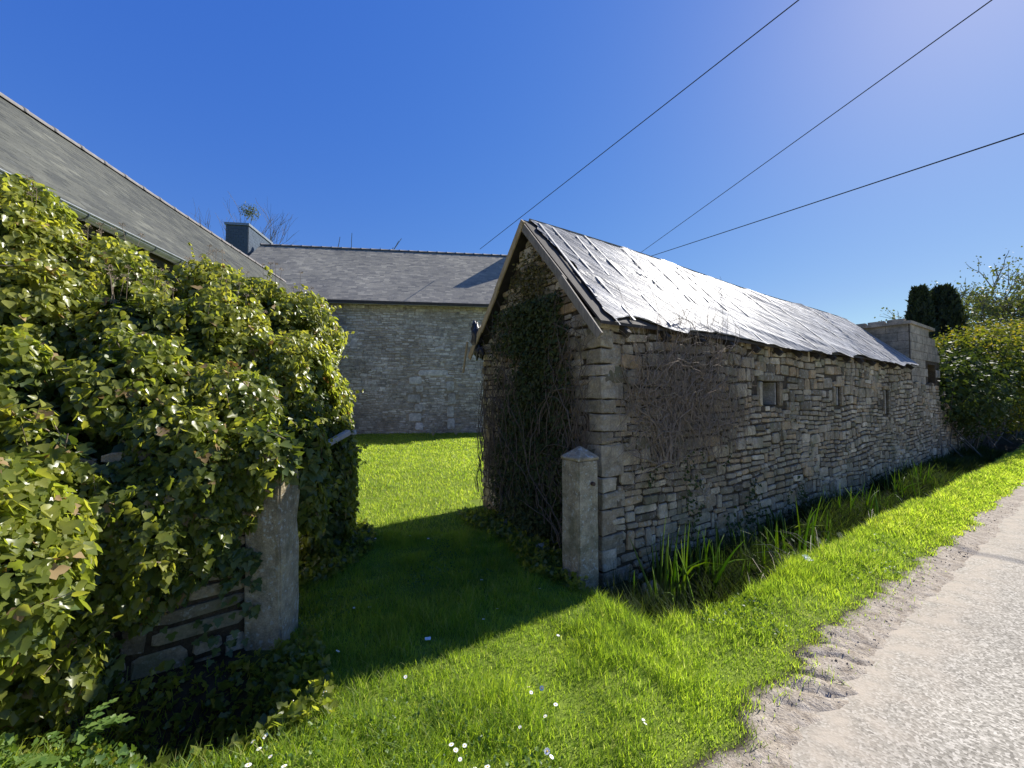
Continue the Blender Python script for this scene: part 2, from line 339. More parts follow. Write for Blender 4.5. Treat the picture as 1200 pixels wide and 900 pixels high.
# ------------------------------------------------------------------ templates
def stone_template(rg, n=8):
    ring = []; u4 = lambda lo, hi: [rg.uniform(lo, hi) for _ in range(4)]
    cx = u4(.03, .17); cz = u4(.08, .34); jj = lambda: rg.uniform(-.035, .025)
    for q_, (sx, sz) in enumerate(((1, 1), (-1, 1), (-1, -1), (1, -1))):
        p_ = [(sx*(.5+jj()), sz*(.5-cz[q_])), (sx*(.5-cx[q_]), sz*(.5+jj()))]
        ring += p_ if q_ % 2 == 0 else p_[::-1]
    v = []
    for sc, y in ((1.0, -1.6), (1.0, .45), (.93, 1.0)):
        for x, z in ring: v.append((x*sc+(rg.uniform(-.03, .03) if y == 1 else 0), y*(1+rg.uniform(-.25, .12)) if y > 0 else y, z*sc))
    v.append((rg.uniform(-.1, .1), 1.12, rg.uniform(-.1, .1))); f = []
    for k in range(2):
        for i in range(n):
            j = (i+1) % n; a, b, c, d = k*n+i, k*n+j, k*n+n+j, k*n+n+i; f += [[a, b, c], [a, c, d]]
    for i in range(n): f.append([2*n+i, 2*n+(i+1) % n, 3*n])
    return np.array(v), np.array(f)[:, ::-1]
TPL = [stone_template(random.Random(k)) for k in range(18)]
def tpl_mesh(idx, mat, cache={}):
    k = (idx, mat.name)
    if k not in cache:
        mb = MB(); mb.add(TPL[idx][0], TPL[idx][1], 0.0); cache[k] = mb.mesh("stone", mat)
    return cache[k]
def rubble(rg, u0, u1, z0, z1, top=None, bottom=None, holes=(), hmin=.07, hmax=.19, wmin=.11, wmax=.42, gap=.009, keep=None):
    out = []; z = z0
    while z < z1:
        h = rg.uniform(hmin, hmax) if rg.random() > .25 else rg.uniform(hmin, hmin*1.4); u = u0 - rg.uniform(0, wmin)*0
        while u < u1-.02:
            w = rg.uniform(wmin, wmax)*(1.0 if h > .1 else .85); w = min(w, u1-u)
            if u1-(u+w) < wmin*.6: w = u1-u
            cells = [(u, z, w, h)]
            if h > .11 and rg.random() < .5: k = rg.uniform(.35, .65); cells = [(u, z, w, h*k), (u, z+h*k, w, h*(1-k))]
            elif h > .14 and rg.random() < .2: k = rg.uniform(.4, .6); cells = [(u, z, w*k, h), (u+w*k, z, w*(1-k), h*.5), (u+w*k, z+h*.5, w*(1-k), h*.5)]
            for (a, b_, cw, ch) in cells:
                uc, zc = a+cw/2, b_+ch/2; zc += .05*math.sin(uc*1.7+zc*2)+.03*math.sin(uc*4.3+1)*math.sin(zc*5)
                if top and zc+ch*.35 > top(uc): continue
                if bottom and zc < bottom(uc)-.15: continue
                if any(uc+cw*.5 > x0 and uc-cw*.5 < x1 and zc+ch*.5 > y0 and zc-ch*.5 < y1 for x0, x1, y0, y1 in holes): continue
                if keep and not keep(uc, zc): continue
                out.append((uc, zc, max(cw-gap, .04), max(ch-gap, .035), rg.uniform(.008, .030), rg.gauss(0, .075) if cw < .2 else rg.gauss(0, .03), rg.randrange(len(TPL))))
            u += w
        z += h
    return out
def stone_mtx(st, org, ud, nd_):
    uc, zc, w, h, d, ro, _ = st
    c, s = math.cos(ro), math.sin(ro); x = ud*c+ZUP*s; z = -ud*s+ZUP*c
    return basis(x*w, nd_*d, z*h), org+ud*uc+ZUP*zc
def lay_stones(stones, org, ud, nd_, mat, parent, limit=300, name="stone"):
    org = np.asarray(org, float)
    def score(st):
        p = org+ud*st[0]+ZUP*st[1]; dv = p-np.array([0, 0, 1.6]); r = np.linalg.norm(dv)
        return st[2]*st[3]*max(-np.dot(dv/r, nd_), .05)/r**2
    stones = sorted(stones, key=score, reverse=True)
    pl = Vector(world_loc(parent))
    pinv = Matrix.Translation(-pl)
    for st in stones[:limit]:
        M3, pos = stone_mtx(st, org, ud, nd_)
        o = bpy.data.objects.new(name, tpl_mesh(st[6], mat)); COL.objects.link(o); o.parent = parent
        o.matrix_parent_inverse = pinv; o.matrix_basis = mat4(M3, pos)
    rest = stones[limit:]
    if rest:
        mb = MB()
        for st in rest:
            M3, pos = stone_mtx(st, org, ud, nd_); tv, tf = TPL[st[6]]
            mb.add(tv @ M3.T + pos, tf, R.random())
        mb.build("small_stones" if limit else "rubble_stones", mat, parent, kind='stuff')
# leaves
def lf(pts, ctr, z):
    v = [(x, y, zz) for (x, y), zz in zip(pts, z)] + [ctr]; n = len(pts)
    return np.array(v, float), np.array([[i, (i+1) % n, n] for i in range(n)])
LEAF_O = lf([(0,0),(.30,.10),(.40,.36),(.22,.72),(0,1.0),(-.22,.72),(-.40,.36),(-.30,.10)], (0,.40,-.07), [0,.04,.05,.0,-.10,0,.05,.04])
LEAF_L = lf([(0,0),(.30,-.12),(.58,.22),(.30,.38),(.30,.60),(0,1.0),(-.30,.60),(-.30,.38),(-.58,.22),(-.30,-.12)], (0,.25,-.06), [0,.03,.06,.0,.02,-.08,.02,0,.06,.03])
BLADE = (np.array([(-.5,0,0),(.5,0,0),(-.38,.55,.10),(.38,.55,.10),(0,1,.38)]), np.array([[0,1,3],[0,3,2],[2,3,4]]))
def frames(tipdir, nrm):
    y = tipdir/(np.linalg.norm(tipdir, axis=1)[:, None]+1e-9)
    z = nrm-(nrm*y).sum(1)[:, None]*y; z /= np.linalg.norm(z, axis=1)[:, None]+1e-9
    return np.stack([np.cross(y, z), y, z], axis=-1)
def put_leaves(pos, nrm, size, tpl, down=.7, spread=.55, mb=None, rnd=None, rg=N, aspect=1.0):
    n = len(pos); tip = nrm*.45+np.array([0, 0, -down])+rg.normal(0, spread, (n, 3))
    nn = nrm+np.array([0, 0, .55])+rg.normal(0, spread, (n, 3))
    F = frames(tip, nn)*size[:, None, None]; F[:, :, 0] *= aspect
    if rnd is None: rnd = rg.random(n)
    if mb is not None: mb.inst(tpl[0], tpl[1], F, pos, rnd)
    return F
def lumps(ells, n, rg=N, shell=(.74, 1.04), gap=.36, gs=2.6, clipf=None):
    E = np.array(ells, float); w = (E[:, 3]*E[:, 4]+E[:, 4]*E[:, 5]+E[:, 3]*E[:, 5]); w /= w.sum()
    k = rg.choice(len(E), n, p=w); d = rg.normal(size=(n, 3)); d /= np.linalg.norm(d, axis=1)[:, None]
    c = E[k, :3]; r = E[k, 3:6]; p0 = c+d*r
    bul = 1+.30*(fbm(p0[:, 0]*3.1+p0[:, 1]*2, p0[:, 2]*3.1, 3)-.45)*2
    rad = (shell[0]+(shell[1]-shell[0])*np.sqrt(rg.random(n)))*bul
    p = c+d*r*rad[:, None]; nr = d/r; nr /= np.linalg.norm(nr, axis=1)[:, None]
    ok = np.ones(n, bool)
    for i, e in enumerate(E):
        ins = (((p-e[:3])/e[3:6])**2).sum(1) < .60; ok &= ~(ins & (k != i))
    g = fbm(p[:, 0]*gs+p[:, 1]*gs*.7, p[:, 2]*gs+p[:, 1]*.8*gs, 3)
    ok &= (g > gap) | (rad < .8)
    ok &= p[:, 2] > H(p[:, 0], p[:, 1])
    if clipf is not None: ok &= clipf(p)
    return p[ok], nr[ok]
def split_leaves(name, tpl, mat, parent, pos, F, rnd, limit=300, rest_name="foliage"):
    """largest leaves as parts, the others as one part"""
    dv = pos-np.array([0, 0, 1.6]); r = np.linalg.norm(dv, axis=1); size = np.linalg.norm(F[:, :, 1], axis=1)
    infr = (np.abs(dv[:, 0]) < 1.3*dv[:, 1]) & (np.abs(dv[:, 2]) < 1.0*dv[:, 1])
    facing = np.abs((dv/r[:, None]*F[:, :, 2]).sum(1))/size
    # visible first: nearest in its screen cell
    cell = (np.floor(dv[:, 0]/dv[:, 1]*70).astype(int), np.floor(dv[:, 2]/dv[:, 1]*70).astype(int)); best = {}
    sc = np.where(infr, size/r*facing, 0)
    for i in np.where(infr)[0]:
        kk = (cell[0][i], cell[1][i])
        if kk not in best or r[i] < r[best[kk]]: best[kk] = i
    vis = np.array(list(best.values()), int); vis = vis[np.argsort(-sc[vis])][:limit]
    mb = MB(); mb.add(tpl[0], tpl[1], 0.0); me = mb.mesh(name, mat)
    pinv = Matrix.Translation(-Vector(world_loc(parent)))
    for i in vis:
        o = bpy.data.objects.new(name, me); COL.objects.link(o); o.parent = parent; o.matrix_parent_inverse = pinv
        o.matrix_basis = mat4(F[i], pos[i])
    keep = np.ones(len(pos), bool); keep[vis] = False
    mb = MB(); mb.inst(tpl[0], tpl[1], F[keep], pos[keep], rnd[keep])
    return mb.build(rest_name, mat, parent, kind='stuff')

# ================================================================== GROUND and LANE
def axis(segs):
    out = []
    for a, b, s in segs: out += list(np.arange(a, b, s))
    return np.array(out+[segs[-1][1]])
ta = axis([(-400, -60, 34), (-60, -10, 5), (-10, -4.2, .3), (-4.2, -2.5, .06), (-2.5, 3, .022), (3, 16, .09), (16, 30, 1), (30, 80, 6), (80, 500, 40)])
qa = axis([(-500, -60, 40), (-60, -20, 5), (-20, -2.5, .35), (-2.5, -.3, .10), (-.3, 1.2, .05), (1.2, 2.3, .020), (2.3, 7, .3), (7, 30, 3), (30, 300, 30)])
TT, QQ = np.meshgrid(ta, qa, indexing='ij'); XY = C0[None, None, :2]+TT[..., None]*A[:2]+QQ[..., None]*B[:2]
ZZ = H(XY[..., 0], XY[..., 1]); nt_, nq_ = TT.shape
# how bare the soil is
ge = grass_edge(TT); bare = sm(QQ, ge-.12, ge+.05)*sm(QQ, 9, 6.5)
de = ditch_edge(TT); mudm = .5*sm(TT, -.42, -.2)*sm(TT, 40, 20)*sm(QQ, de+.04, de-.1)*sm(QQ, -.6, -.3)
mud2 = .5*sm(TT, -2.45, -2.8)*sm(QQ, .55, .35)*sm(TT, -9, -7)*sm(QQ, -.9, -.6)
foot = .42*sm(XY[..., 1], 3.6, 4.2)*0
bare = np.maximum(np.maximum(bare, mudm), mud2)
idx = np.arange(nt_*nq_).reshape(nt_, nq_)
a_, b_, c_, d_ = idx[:-1, :-1].ravel(), idx[1:, :-1].ravel(), idx[1:, 1:].ravel(), idx[:-1, 1:].ravel()
g = MB(); g.add(np.concatenate([XY, ZZ[..., None]], -1).reshape(-1, 3), np.concatenate([np.stack([a_, c_, b_], 1), np.stack([a_, d_, c_], 1)]), bare.ravel())
g.build("ground", M['ground'], smooth=True, kind='structure')
tr_ = axis([(-300, -12, 12), (-12, 20, .15), (20, 40, 1), (40, 500, 20)]); qr_ = axis([(1.55, 2.2, .05), (2.2, 6.2, .25)])
TT, QQ = np.meshgrid(tr_, qr_, indexing='ij'); XY = C0[None, None, :2]+TT[..., None]*A[:2]+QQ[..., None]*B[:2]
ZR = -.004 - .03*sm(QQ, 2.0, 1.6) + .03*np.exp(-((QQ-4)/1.6)**2) + .004*vnoise(TT*2, QQ*4)
nt_, nq_ = TT.shape; idx = np.arange(nt_*nq_).reshape(nt_, nq_)
a_, b_, c_, d_ = idx[:-1, :-1].ravel(), idx[1:, :-1].ravel(), idx[1:, 1:].ravel(), idx[:-1, 1:].ravel()
g = MB(); g.add(np.concatenate([XY, ZR[..., None]], -1).reshape(-1, 3), np.concatenate([np.stack([a_, c_, b_], 1), np.stack([a_, d_, c_], 1)]), sm(QQ, 2.30, 1.80).ravel())
g.build("road", M['road'], smooth=True, kind='structure')

# ================================================================== STONE SHED
WG, RIDGE_Z, EAVE_Z = 2.28, 3.69, 2.28; LB = 9.9
shed = thing("stone_shed", P(0, 0, 0), "long low rubble stone shed with a steep gable, between the lane and the yard", "shed")
def top_long(u):
    if u < 9.95: return 2.31+.01*math.sin(u)
    if u < 12.3: return 1.93+.03*math.sin(u*5)
    return max(.1, 1.95-(u-12.3)*.52+.08*math.sin(u*6))
HOLES = [(2.98, 3.44, 1.48, 1.81), (5.44, 5.66, 1.45, 1.77), (7.95, 8.15, 1.24, 1.74)]
def wall_core(name, holes, u0, u1, topf, zb, org, ud, nd_, mat, parent, thick=.42, du=.1, back=-.0, reveal_mat=None):
    """solid wall body with real openings, built as thin upright prisms between breakpoints"""
    br = sorted(set([round(x, 3) for x in np.arange(u0, u1, du)]+[u1]+[h[0] for h in holes]+[h[1] for h in holes])); mb = MB()
    def quad(a, b, c, d): mb.add([a, b, c, d], [[0, 1, 2], [0, 2, 3]])
    def pt(u, z, k): return org+ud*u-nd_*(thick*k+back)+ZUP*z
    for i, (a, b) in enumerate(zip(br[:-1], br[1:])):
        mid = (a+b)/2; segs = [(zb, zb, topf(a), topf(b), True)]; cut = False
        for h in holes:
            if h[0]-1e-6 <= mid <= h[1]+1e-6: segs = [(zb, zb, h[2], h[2], True), (h[3], h[3], topf(a), topf(b), True)]
            if abs(a-h[1]) < 1e-6: quad(pt(a, h[2], 0), pt(a, h[2], 1), pt(a, h[3], 1), pt(a, h[3], 0))
            if abs(b-h[0]) < 1e-6: quad(pt(b, h[2], 1), pt(b, h[2], 0), pt(b, h[3], 0), pt(b, h[3], 1))
        for z0, z0b, z1, z1b, _ in segs:
            quad(pt(a, z0, 0), pt(b, z0b, 0), pt(b, z1b, 0), pt(a, z1, 0)); quad(pt(b, z0b, 1), pt(a, z0, 1), pt(a, z1, 1), pt(b, z1b, 1))
            quad(pt(a, z1, 0), pt(b, z1b, 0), pt(b, z1b, 1), pt(a, z1, 1)); quad(pt(a, z0, 1), pt(b, z0b, 1), pt(b, z0b, 0), pt(a, z0, 0))
    quad(pt(u0, zb, 1), pt(u0, zb, 0), pt(u0, topf(u0), 0), pt(u0, topf(u0), 1)); quad(pt(u1, zb, 0), pt(u1, zb, 1), pt(u1, topf(u1), 1), pt(u1, topf(u1), 0))
    return mb.build(name, mat, parent)
lw = wall_core("lane_wall", HOLES, .0, 15.4, top_long, -.75, C0, A, B, M['mortar'], shed, .44)
quoins = [(.155, .06, .30, .22), (.12, .29, .23, .20), (.10, .50, .19, .21), (.20, .74, .39, .26), (.13, .98, .24, .19), (.24, 1.22, .46, .25),
          (.12, 1.44, .23, .14), (.20, 1.62, .38, .20), (.14, 1.82, .27, .17), (.17, 2.0, .33, .15)]
def in_q(u, z, n=.0): return u < .13 and z < 2.1
jambs = []
for h in HOLES:
    hh = h[3]-h[2]; jw = .10
    jambs += [(h[0]-jw/2, (h[2]+h[3])/2, jw-.01, hh, .034), (h[1]+jw/2, (h[2]+h[3])/2, jw-.01, hh*1.05, .034),
              ((h[0]+h[1])/2+.03, h[3]+.05, h[1]-h[0]+.24, .085, .03)]
def in_j(u, z): return any(abs(u-j[0]) < j[2]/2-.01 and abs(z-j[1]) < j[3]/2-.005 for j in jambs)
rg = random.Random(21)
sts = rubble(rg, .0, 15.4, -.72, 2.40, hmin=.055, hmax=.20, wmin=.08, wmax=.37, gap=.014, top=top_long, holes=HOLES, keep=lambda u, z: not in_q(u, z) and not in_j(u, z) )
lay_stones(sts, C0, A, B, M['stone'], lw, limit=290)
def corner_block(lu, lg, z, h, seed):
    """a quoin wrapping the corner: lu along the lane wall, lg along the gable"""
    bm = bmesh.new(); bmesh.ops.create_cube(bm, size=1)
    for v in bm.verts: v.co = Vector((v.co.x*lu, v.co.y*lg, v.co.z*h))
    bmesh.ops.bevel(bm, geom=list(bm.edges), offset=.007, segments=1, affect='EDGES')
    bmesh.ops.subdivide_edges(bm, edges=[e for e in bm.edges if e.calc_length() > .07], cuts=2, use_grid_fill=True)
    for v in bm.verts: v.co += mnoise.noise_vector(v.co*6+Vector((seed*3.1, 0, 0)))*.013+mnoise.noise_vector(v.co*18+Vector((seed, 5, 0)))*.009
    me = bpy.data.meshes.new("corner_stone"); bm.to_mesh(me); bm.free(); me.materials.append(M['dressed'])
    o = link("corner_stone", me, lw); o.matrix_basis = mat4(basis(A, B, ZUP), P(lu/2-.026, .026-lg/2, z))
z = -.35; k = 0
for h_ in (.18, .15, .20, .13, .24, .16, .14, .30, .12, .17, .14, .22, .11, .15, .18, .12):
    a_, b_ = (rg.uniform(.26, .40), rg.uniform(.16, .24)) if k % 2 else (rg.uniform(.15, .22), rg.uniform(.26, .40)); corner_block(a_, b_, z+h_/2, h_-.012, k); z += h_; k += 1
lay_stones([(u, z, w, h, d, 0, rg.randrange(18)) for u, z, w, h, d in jambs], C0, A, B, M['stone'], lw, name="jamb_stone")
# reveal blocks deep inside the three openings
for h in HOLES:
    mb = MB(); mb.add(boxv(P(h[1]-.012, -.20, (h[2]+h[3])/2), A*.014, B*.185, ZUP*((h[3]-h[2])/2-.01)), BOXF); mb.build("window_reveal", M['fardress'], lw)
    mb = MB(); mb.add(boxv(P((h[0]+h[1])/2, -.36, (h[2]+h[3])/2), A*((h[1]-h[0])/2-.03), B*.02, ZUP*((h[3]-h[2])/2-.004)), BOXF); mb.build("window_back", M['darkwood'], lw)
# gable wall
GD = -B                                              # along the gable away from the lane
def top_gable(u):
    s = (RIDGE_Z-.14-(EAVE_Z-.06))/(WG/2); return (EAVE_Z-.06)+s*(WG/2-abs(u-WG/2))
gw = wall_core("gable_wall", [], .006, WG, top_gable, -.6, C0-A*.004, GD, -A, M['mortar'], shed, .40, du=.04)
sg = rubble(rg, .0, WG, -.3, 3.6, top=lambda u: top_gable(u)-.02, wmin=.10, wmax=.36, keep=lambda u, z: u > .15 or z > 2.15)
lay_stones(sg, C0-A*.004, GD, -A, M['stone'], gw, limit=290)
# back walls
wall_core("rear_wall", [], .42, LB, lambda u: EAVE_Z-.1, -.3, P(0, -WG), A, -B, M['mortar'], shed, .40, du=1.0)
# roof deck
SL = math.atan2(RIDGE_Z-EAVE_Z, WG/2+.12)
def ROOF(t, q, h=0.0, side=1):                     # point on the roof surface; q from the ridge (0) to the eave (1.26)
    zr = RIDGE_Z-.016*t+.02*math.sin(t*.9); ze = EAVE_Z+.01*math.sin(t*1.4)+.003*t
    k = q/1.26; qq = -WG/2+side*q
    return P(t, qq, zr+(ze-zr)*k)+(B*side*math.sin(SL)+ZUP*math.cos(SL))*h
for side in (1, -1):
    mb = MB(); nn = 24
    for i in range(nn):
        t0 = -.10+(LB+.1)*i/nn; t1 = -.10+(LB+.1)*(i+1)/nn
        v = [ROOF(t0, .0, -.005, side), ROOF(t1, .0, -.005, side), ROOF(t1, 1.24, -.005, side), ROOF(t0, 1.24, -.005, side)]
        v += [p-ZUP*.03 for p in v]; mb.add(v, np.array([[0,1,2],[0,2,3],[4,6,5],[4,7,6],[0,4,5],[0,5,1],[1,5,6],[1,6,2],[2,6,7],[2,7,3],[3,7,4],[3,4,0]]) if side == 1 else np.array([[0,2,1],[0,3,2],[4,5,6],[4,6,7],[0,5,4],[0,1,5],[1,6,5],[1,2,6],[2,7,6],[2,3,7],[3,4,7],[3,0,4]]))
    mb.build("roof_boarding", M['darkwood'], shed)
for t in np.arange(.25, LB, .62):
    mb = MB(); beam(mb, ROOF(t, .9, -.075), ROOF(t, 1.30, -.075), .06, .07); mb.build("rafter_end", M['darkwood'], shed)
for side, m in ((1, 'oldwood'), (-1, 'pine')):
    cuts = [(.0, .80, .0), (.76, 1.34, .022)] if side == 1 else [(.0, .62, .01), (.60, 1.02, .0), (1.0, 1.33, .02)]
    for a, b, o in cuts:
        mb = MB(); beam(mb, ROOF(-.125-o, a, -.05, side), ROOF(-.125-o-(.02 if b > 1 else 0), b, -.05-.02*(b > 1), side), .022, .080 if side == 1 else .085, up=B*side*math.sin(SL)+ZUP*math.cos(SL))
        mb.build("bargeboard", M[m], shed)
# ridge plank and underside strip
mb = MB(); beam(mb, ROOF(-.06, 0, -.11), ROOF(.9, 0, -.11), .05, .14); mb.build("ridge_beam", M['darkwood'], shed)

# ================================================================== TARPAULIN on the shed roof
tarp = thing("tarpaulin", ROOF(0, 1.26), "crumpled silvery plastic sheeting nailed down over the long shed roof", "tarpaulin")
tt = np.arange(-.02, LB+.001, .024); qq = np.linspace(-.02, 1.33, 84)
TT, QQ = np.meshgrid(tt, qq, indexing='ij')
def wr(T, Qd):
    w = .030*np.abs(fbm(T*.40+Qd*.3, Qd*6.5-T*1.5+20, 2)-.45)*2+.015*np.abs(fbm(T*.6+Qd*.4, Qd*17-T*3.9+60, 2)-.38)*2
    w += .009*np.abs(np.sin(Qd*9-T*2.3+4*vnoise(T*.8, Qd*2)))**6*vnoise(T*1.1, Qd*1.5+7)
    w += .011*(1-np.abs(np.sin(Qd*5.2-T*1.6+5*vnoise(T*.5+9, Qd*1.2))))**4
    w += .003*vnoise(T*14+Qd*9, Qd*14-T*3)*vnoise(T*1.3, Qd*2+3)
    return w
edge0 = -.02+.14*vnoise(QQ*5, QQ*0+1.3)*sm(QQ, .2, .6)+.07*vnoise(QQ*14, QQ*0+4)          # ragged gable edge
TT2 = np.maximum(TT, edge0)
zr = RIDGE_Z-.016*TT2+.02*np.sin(TT2*.9); ze = EAVE_Z+.01*np.sin(TT2*1.4)+.003*TT2
lim = 1.27+.05*(vnoise(TT*1.9, TT*0+2)-.5)*2+.03*(vnoise(TT*8, TT*0+5)-.5)-.07*np.exp(-((TT-.35)/.3)**2)-.06*np.exp(-((TT-1.5)/.5)**2)
QQ2 = np.minimum(QQ, lim)
hh = wr(TT, QQ)+.006
Pt = C0[None, None]+TT2[..., None]*A+(-WG/2+QQ2)[..., None]*B+(zr+(ze-zr)*QQ2/1.26)[..., None]*ZUP+hh[..., None]*(B*math.sin(SL)+ZUP*math.cos(SL))
nt_, nq_ = TT.shape; idx = np.arange(nt_*nq_).reshape(nt_, nq_)
a_, b_, c_, d_ = idx[:-1, :-1].ravel(), idx[1:, :-1].ravel(), idx[1:, 1:].ravel(), idx[:-1, 1:].ravel()
F_ = np.concatenate([np.stack([a_, c_, b_], 1), np.stack([a_, d_, c_], 1)])
Pf = Pt.reshape(-1, 3); ar = np.linalg.norm(np.cross(Pf[F_[:, 1]]-Pf[F_[:, 0]], Pf[F_[:, 2]]-Pf[F_[:, 0]]), axis=1); F_ = F_[ar > 1e-7]
mb = MB(); mb.add(Pf, F_); mb.build("sheet", M['tarp'], tarp, smooth=True)
tt = np.arange(-.02, LB+.001, .1); qq = np.linspace(-.02, 1.30, 16); TT, QQ = np.meshgrid(tt, qq, indexing='ij')
Pt = np.array([[ROOF(t, q, .006+.02*float(fbm(t*.9+9, q*4)), -1) for q in qq] for t in tt]); nt_, nq_ = TT.shape; idx = np.arange(nt_*nq_).reshape(nt_, nq_)
a_, b_, c_, d_ = idx[:-1, :-1].ravel(), idx[1:, :-1].ravel(), idx[1:, 1:].ravel(), idx[:-1, 1:].ravel()
mb = MB(); mb.add(Pt.reshape(-1, 3), np.concatenate([np.stack([a_, b_, c_], 1), np.stack([a_, c_, d_], 1)])); mb.build("sheet", M['tarp'], tarp, smooth=True)
rb = random.Random(5)
BAT = [(.10,.02,.06,1.0),(.30,.03,.36,1.24),(.66,.06,.60,.66),(.86,.0,.93,1.27),(.92,.38,.90,1.1),(1.55,.02,1.50,.7),(2.0,.1,2.1,1.2),(2.02,.5,1.85,1.25),(2.55,.1,2.5,.8),(2.75,.02,2.85,1.25)]
t = 3.3
while t < 9.6:
    q0 = rb.choice([.02, .02, .3, .5]); BAT.append((t, q0, t+rb.uniform(-.15, .15), rb.choice([1.25, 1.25, .8]) if q0 < .4 else 1.25)); t += rb.uniform(.6, 1.2)
BAT.append((9.78, .0, 9.86, 1.30))
for t0, q0, t1, q1 in BAT:
    mb = MB(); beam(mb, ROOF(t0, q0, .024), ROOF(t1, min(q1, 1.22), .022), .030, .008, up=B*math.sin(SL)+ZUP*math.cos(SL), rnd=rb.random()); mb.build("batten", M['batten'], tarp)
# bunched black film and a hanging lath at the yard side eave
bf = thing("black_film", ROOF(-.2, 1.2, 0, -1), "bunch of black plastic film hanging off the yard side eave of the shed gable", "plastic film")
for k, (qa_, dz, s) in enumerate([(1.22, .02, .13), (1.30, -.12, .09), (1.18, .16, .08), (1.27, -.24, .06)]):
    bm = bmesh.new(); bmesh.ops.create_icosphere(bm, subdivisions=3, radius=1)
    for v in bm.verts:
        n_ = mnoise.noise(v.co*2.3+Vector((k*3, 0, 0)))+.5*mnoise.noise(v.co*6); v.co = v.co*(1+.5*n_); v.co = Vector((v.co.x*s*.6, v.co.y*s*.7, v.co.z*s*1.35))
    me = bpy.data.meshes.new("film_fold"); bm.to_mesh(me); bm.free(); me.materials.append(M['blackfilm']); me.shade_smooth()
    o = link("film_fold", me, bf); o.location = Vector(ROOF(-.11, qa_-.09, dz, -1))
mb = MB(); beam(mb, ROOF(-.20, 1.27, .0, -1)+ZUP*.12, ROOF(-.22, 1.36, 0, -1)-ZUP*.22, .018, .03); mb.build("hanging_lath", M['pine'], None, label="short yellow lath dangling below the black film at the shed eave", cat="lath")

# ================================================================== CONCRETE OUTBUILDING at the far end of the shed
cb = thing("concrete_outbuilding", P(10, -.3, 0), "grey concrete block hut with a flat slab top, past the shed's far end", "outbuilding")
core = wall_core("side_wall", [(1.45, 2.15, 1.95, 2.42)], 0, 2.6, lambda u: 3.30-.05*u-(max(0, u-1.5)*.35), -.2, P(10.02, -.03), A, B, M['mortar'], cb, .2, du=.1)
rows = 0; stl = []
for r_ in range(8):
    z = 1.90+r_*.2; off = .2 if r_ % 2 else 0
    for k in range(-1, 8):
        u = k*.4+off+.2
        if u < .1: u = .1; w = .19
        elif u > 2.5: continue
        else: w = .39
        if z+.1 > 3.30-.05*u-max(0, u-1.5)*.35: continue
        if 1.45-.15 < u < 2.15+.15 and 1.95 < z+.1 < 2.42: continue
        stl.append((u, z+.1, w, .19))
bme = MB(); bme.add(boxv((0, 0, 0), np.array([.5, 0, 0]), np.array([0, 1., 0]), np.array([0, 0, .5])), BOXF, 0.0); bme = bme.mesh("concrete_block", M['concrete'])
def put_block(parent, org, ud, nd_, u, z, w, h, d, me=bme, name="concrete_block"):
    o = bpy.data.objects.new(name, me); COL.objects.link(o); o.parent = parent; o.matrix_parent_inverse = Matrix.Translation(-Vector(world_loc(parent)))
    o.matrix_basis = mat4(basis(ud*w, nd_*d, ZUP*h), org+ud*u+ZUP*z)
for u, z, w, h in stl: put_block(core, P(10.02, -.03), A, B, u, z, w, h, .012+R.random()*.004)
core2 = wall_core("end_wall", [], 0, 2.2, lambda u: 3.29, -.2, P(10.03, -.04), -B, -A, M['mortar'], cb, .19, du=.5)
for r_ in range(7):
    z = 1.92+r_*.2; off = .2 if r_ % 2 else 0; u = 0
    while u < 2.2:
        w = .2 if (u == 0 and off) else .4
        if u+w <= 2.25 and z+.19 < 3.36: put_block(core2, P(10.03, -.04), -B, -A, u+w/2, z+.1, w-.008, .192, .012+R.random()*.004)
        u += w
mb = MB(); mb.add(boxv(P(11.0, -1.15, 3.335), A*1.06, B*1.17, ZUP*.035), BOXF); mb.build("roof_slab", M['concrete'], cb)
for k in range(6):
    mb = MB(); mb.add(boxv(P(10.03+k*.02, -.25-k*.36, 3.40), A*.08, B*.15, ZUP*.03), BOXF, R.random()); mb.build("coping", M['concrete'], cb)

# ================================================================== GATEPOSTS
def rough_block(sx, sy, sz, amp=.008, cut=6, bev=.012, seed=0, cap=0, taper=1.0):
    bm = bmesh.new(); bmesh.ops.create_cube(bm, size=1)
    for v in bm.verts: v.co = Vector((v.co.x*sx, v.co.y*sy, (v.co.z+.5)*sz))
    bmesh.ops.bevel(bm, geom=[e for e in bm.edges], offset=bev, segments=2, affect='EDGES')
    bmesh.ops.subdivide_edges(bm, edges=[e for e in bm.edges if e.calc_length() > .08], cuts=cut, use_grid_fill=True)
    for v in bm.verts:
        k = v.co.z/sz; f = 1+(taper-1)*k; v.co.x *= f; v.co.y *= f
        n_ = mnoise.noise_vector(v.co*7+Vector((seed, 0, 0)))*amp+mnoise.noise_vector(v.co*22+Vector((seed, 3, 0)))*amp*.5; v.co += n_
    return bm
gp = thing("granite_gatepost", P(-.27, -.01, 0), "free standing square granite gatepost with a pyramid top, in front of the shed corner", "gatepost")
rotp = math.atan2(A[1], A[0])
bm = rough_block(.238, .23, 1.165, seed=2); me = bpy.data.meshes.new("shaft"); bm.to_mesh(me); bm.free(); me.materials.append(M['granite'])
o = link("shaft", me, gp); o.location = Vector(P(-.27, -.01, -.12)); o.rotation_euler = (0, 0, rotp)
bm = bmesh.new(); vs = [bm.verts.new((x*.123, y*.119, 0)) for x, y in ((-1,-1),(1,-1),(1,1),(-1,1))]+[bm.verts.new((x*.126, y*.121, .025)) for x, y in ((-1,-1),(1,-1),(1,1),(-1,1))]+[bm.verts.new((.004, 0, .122))]
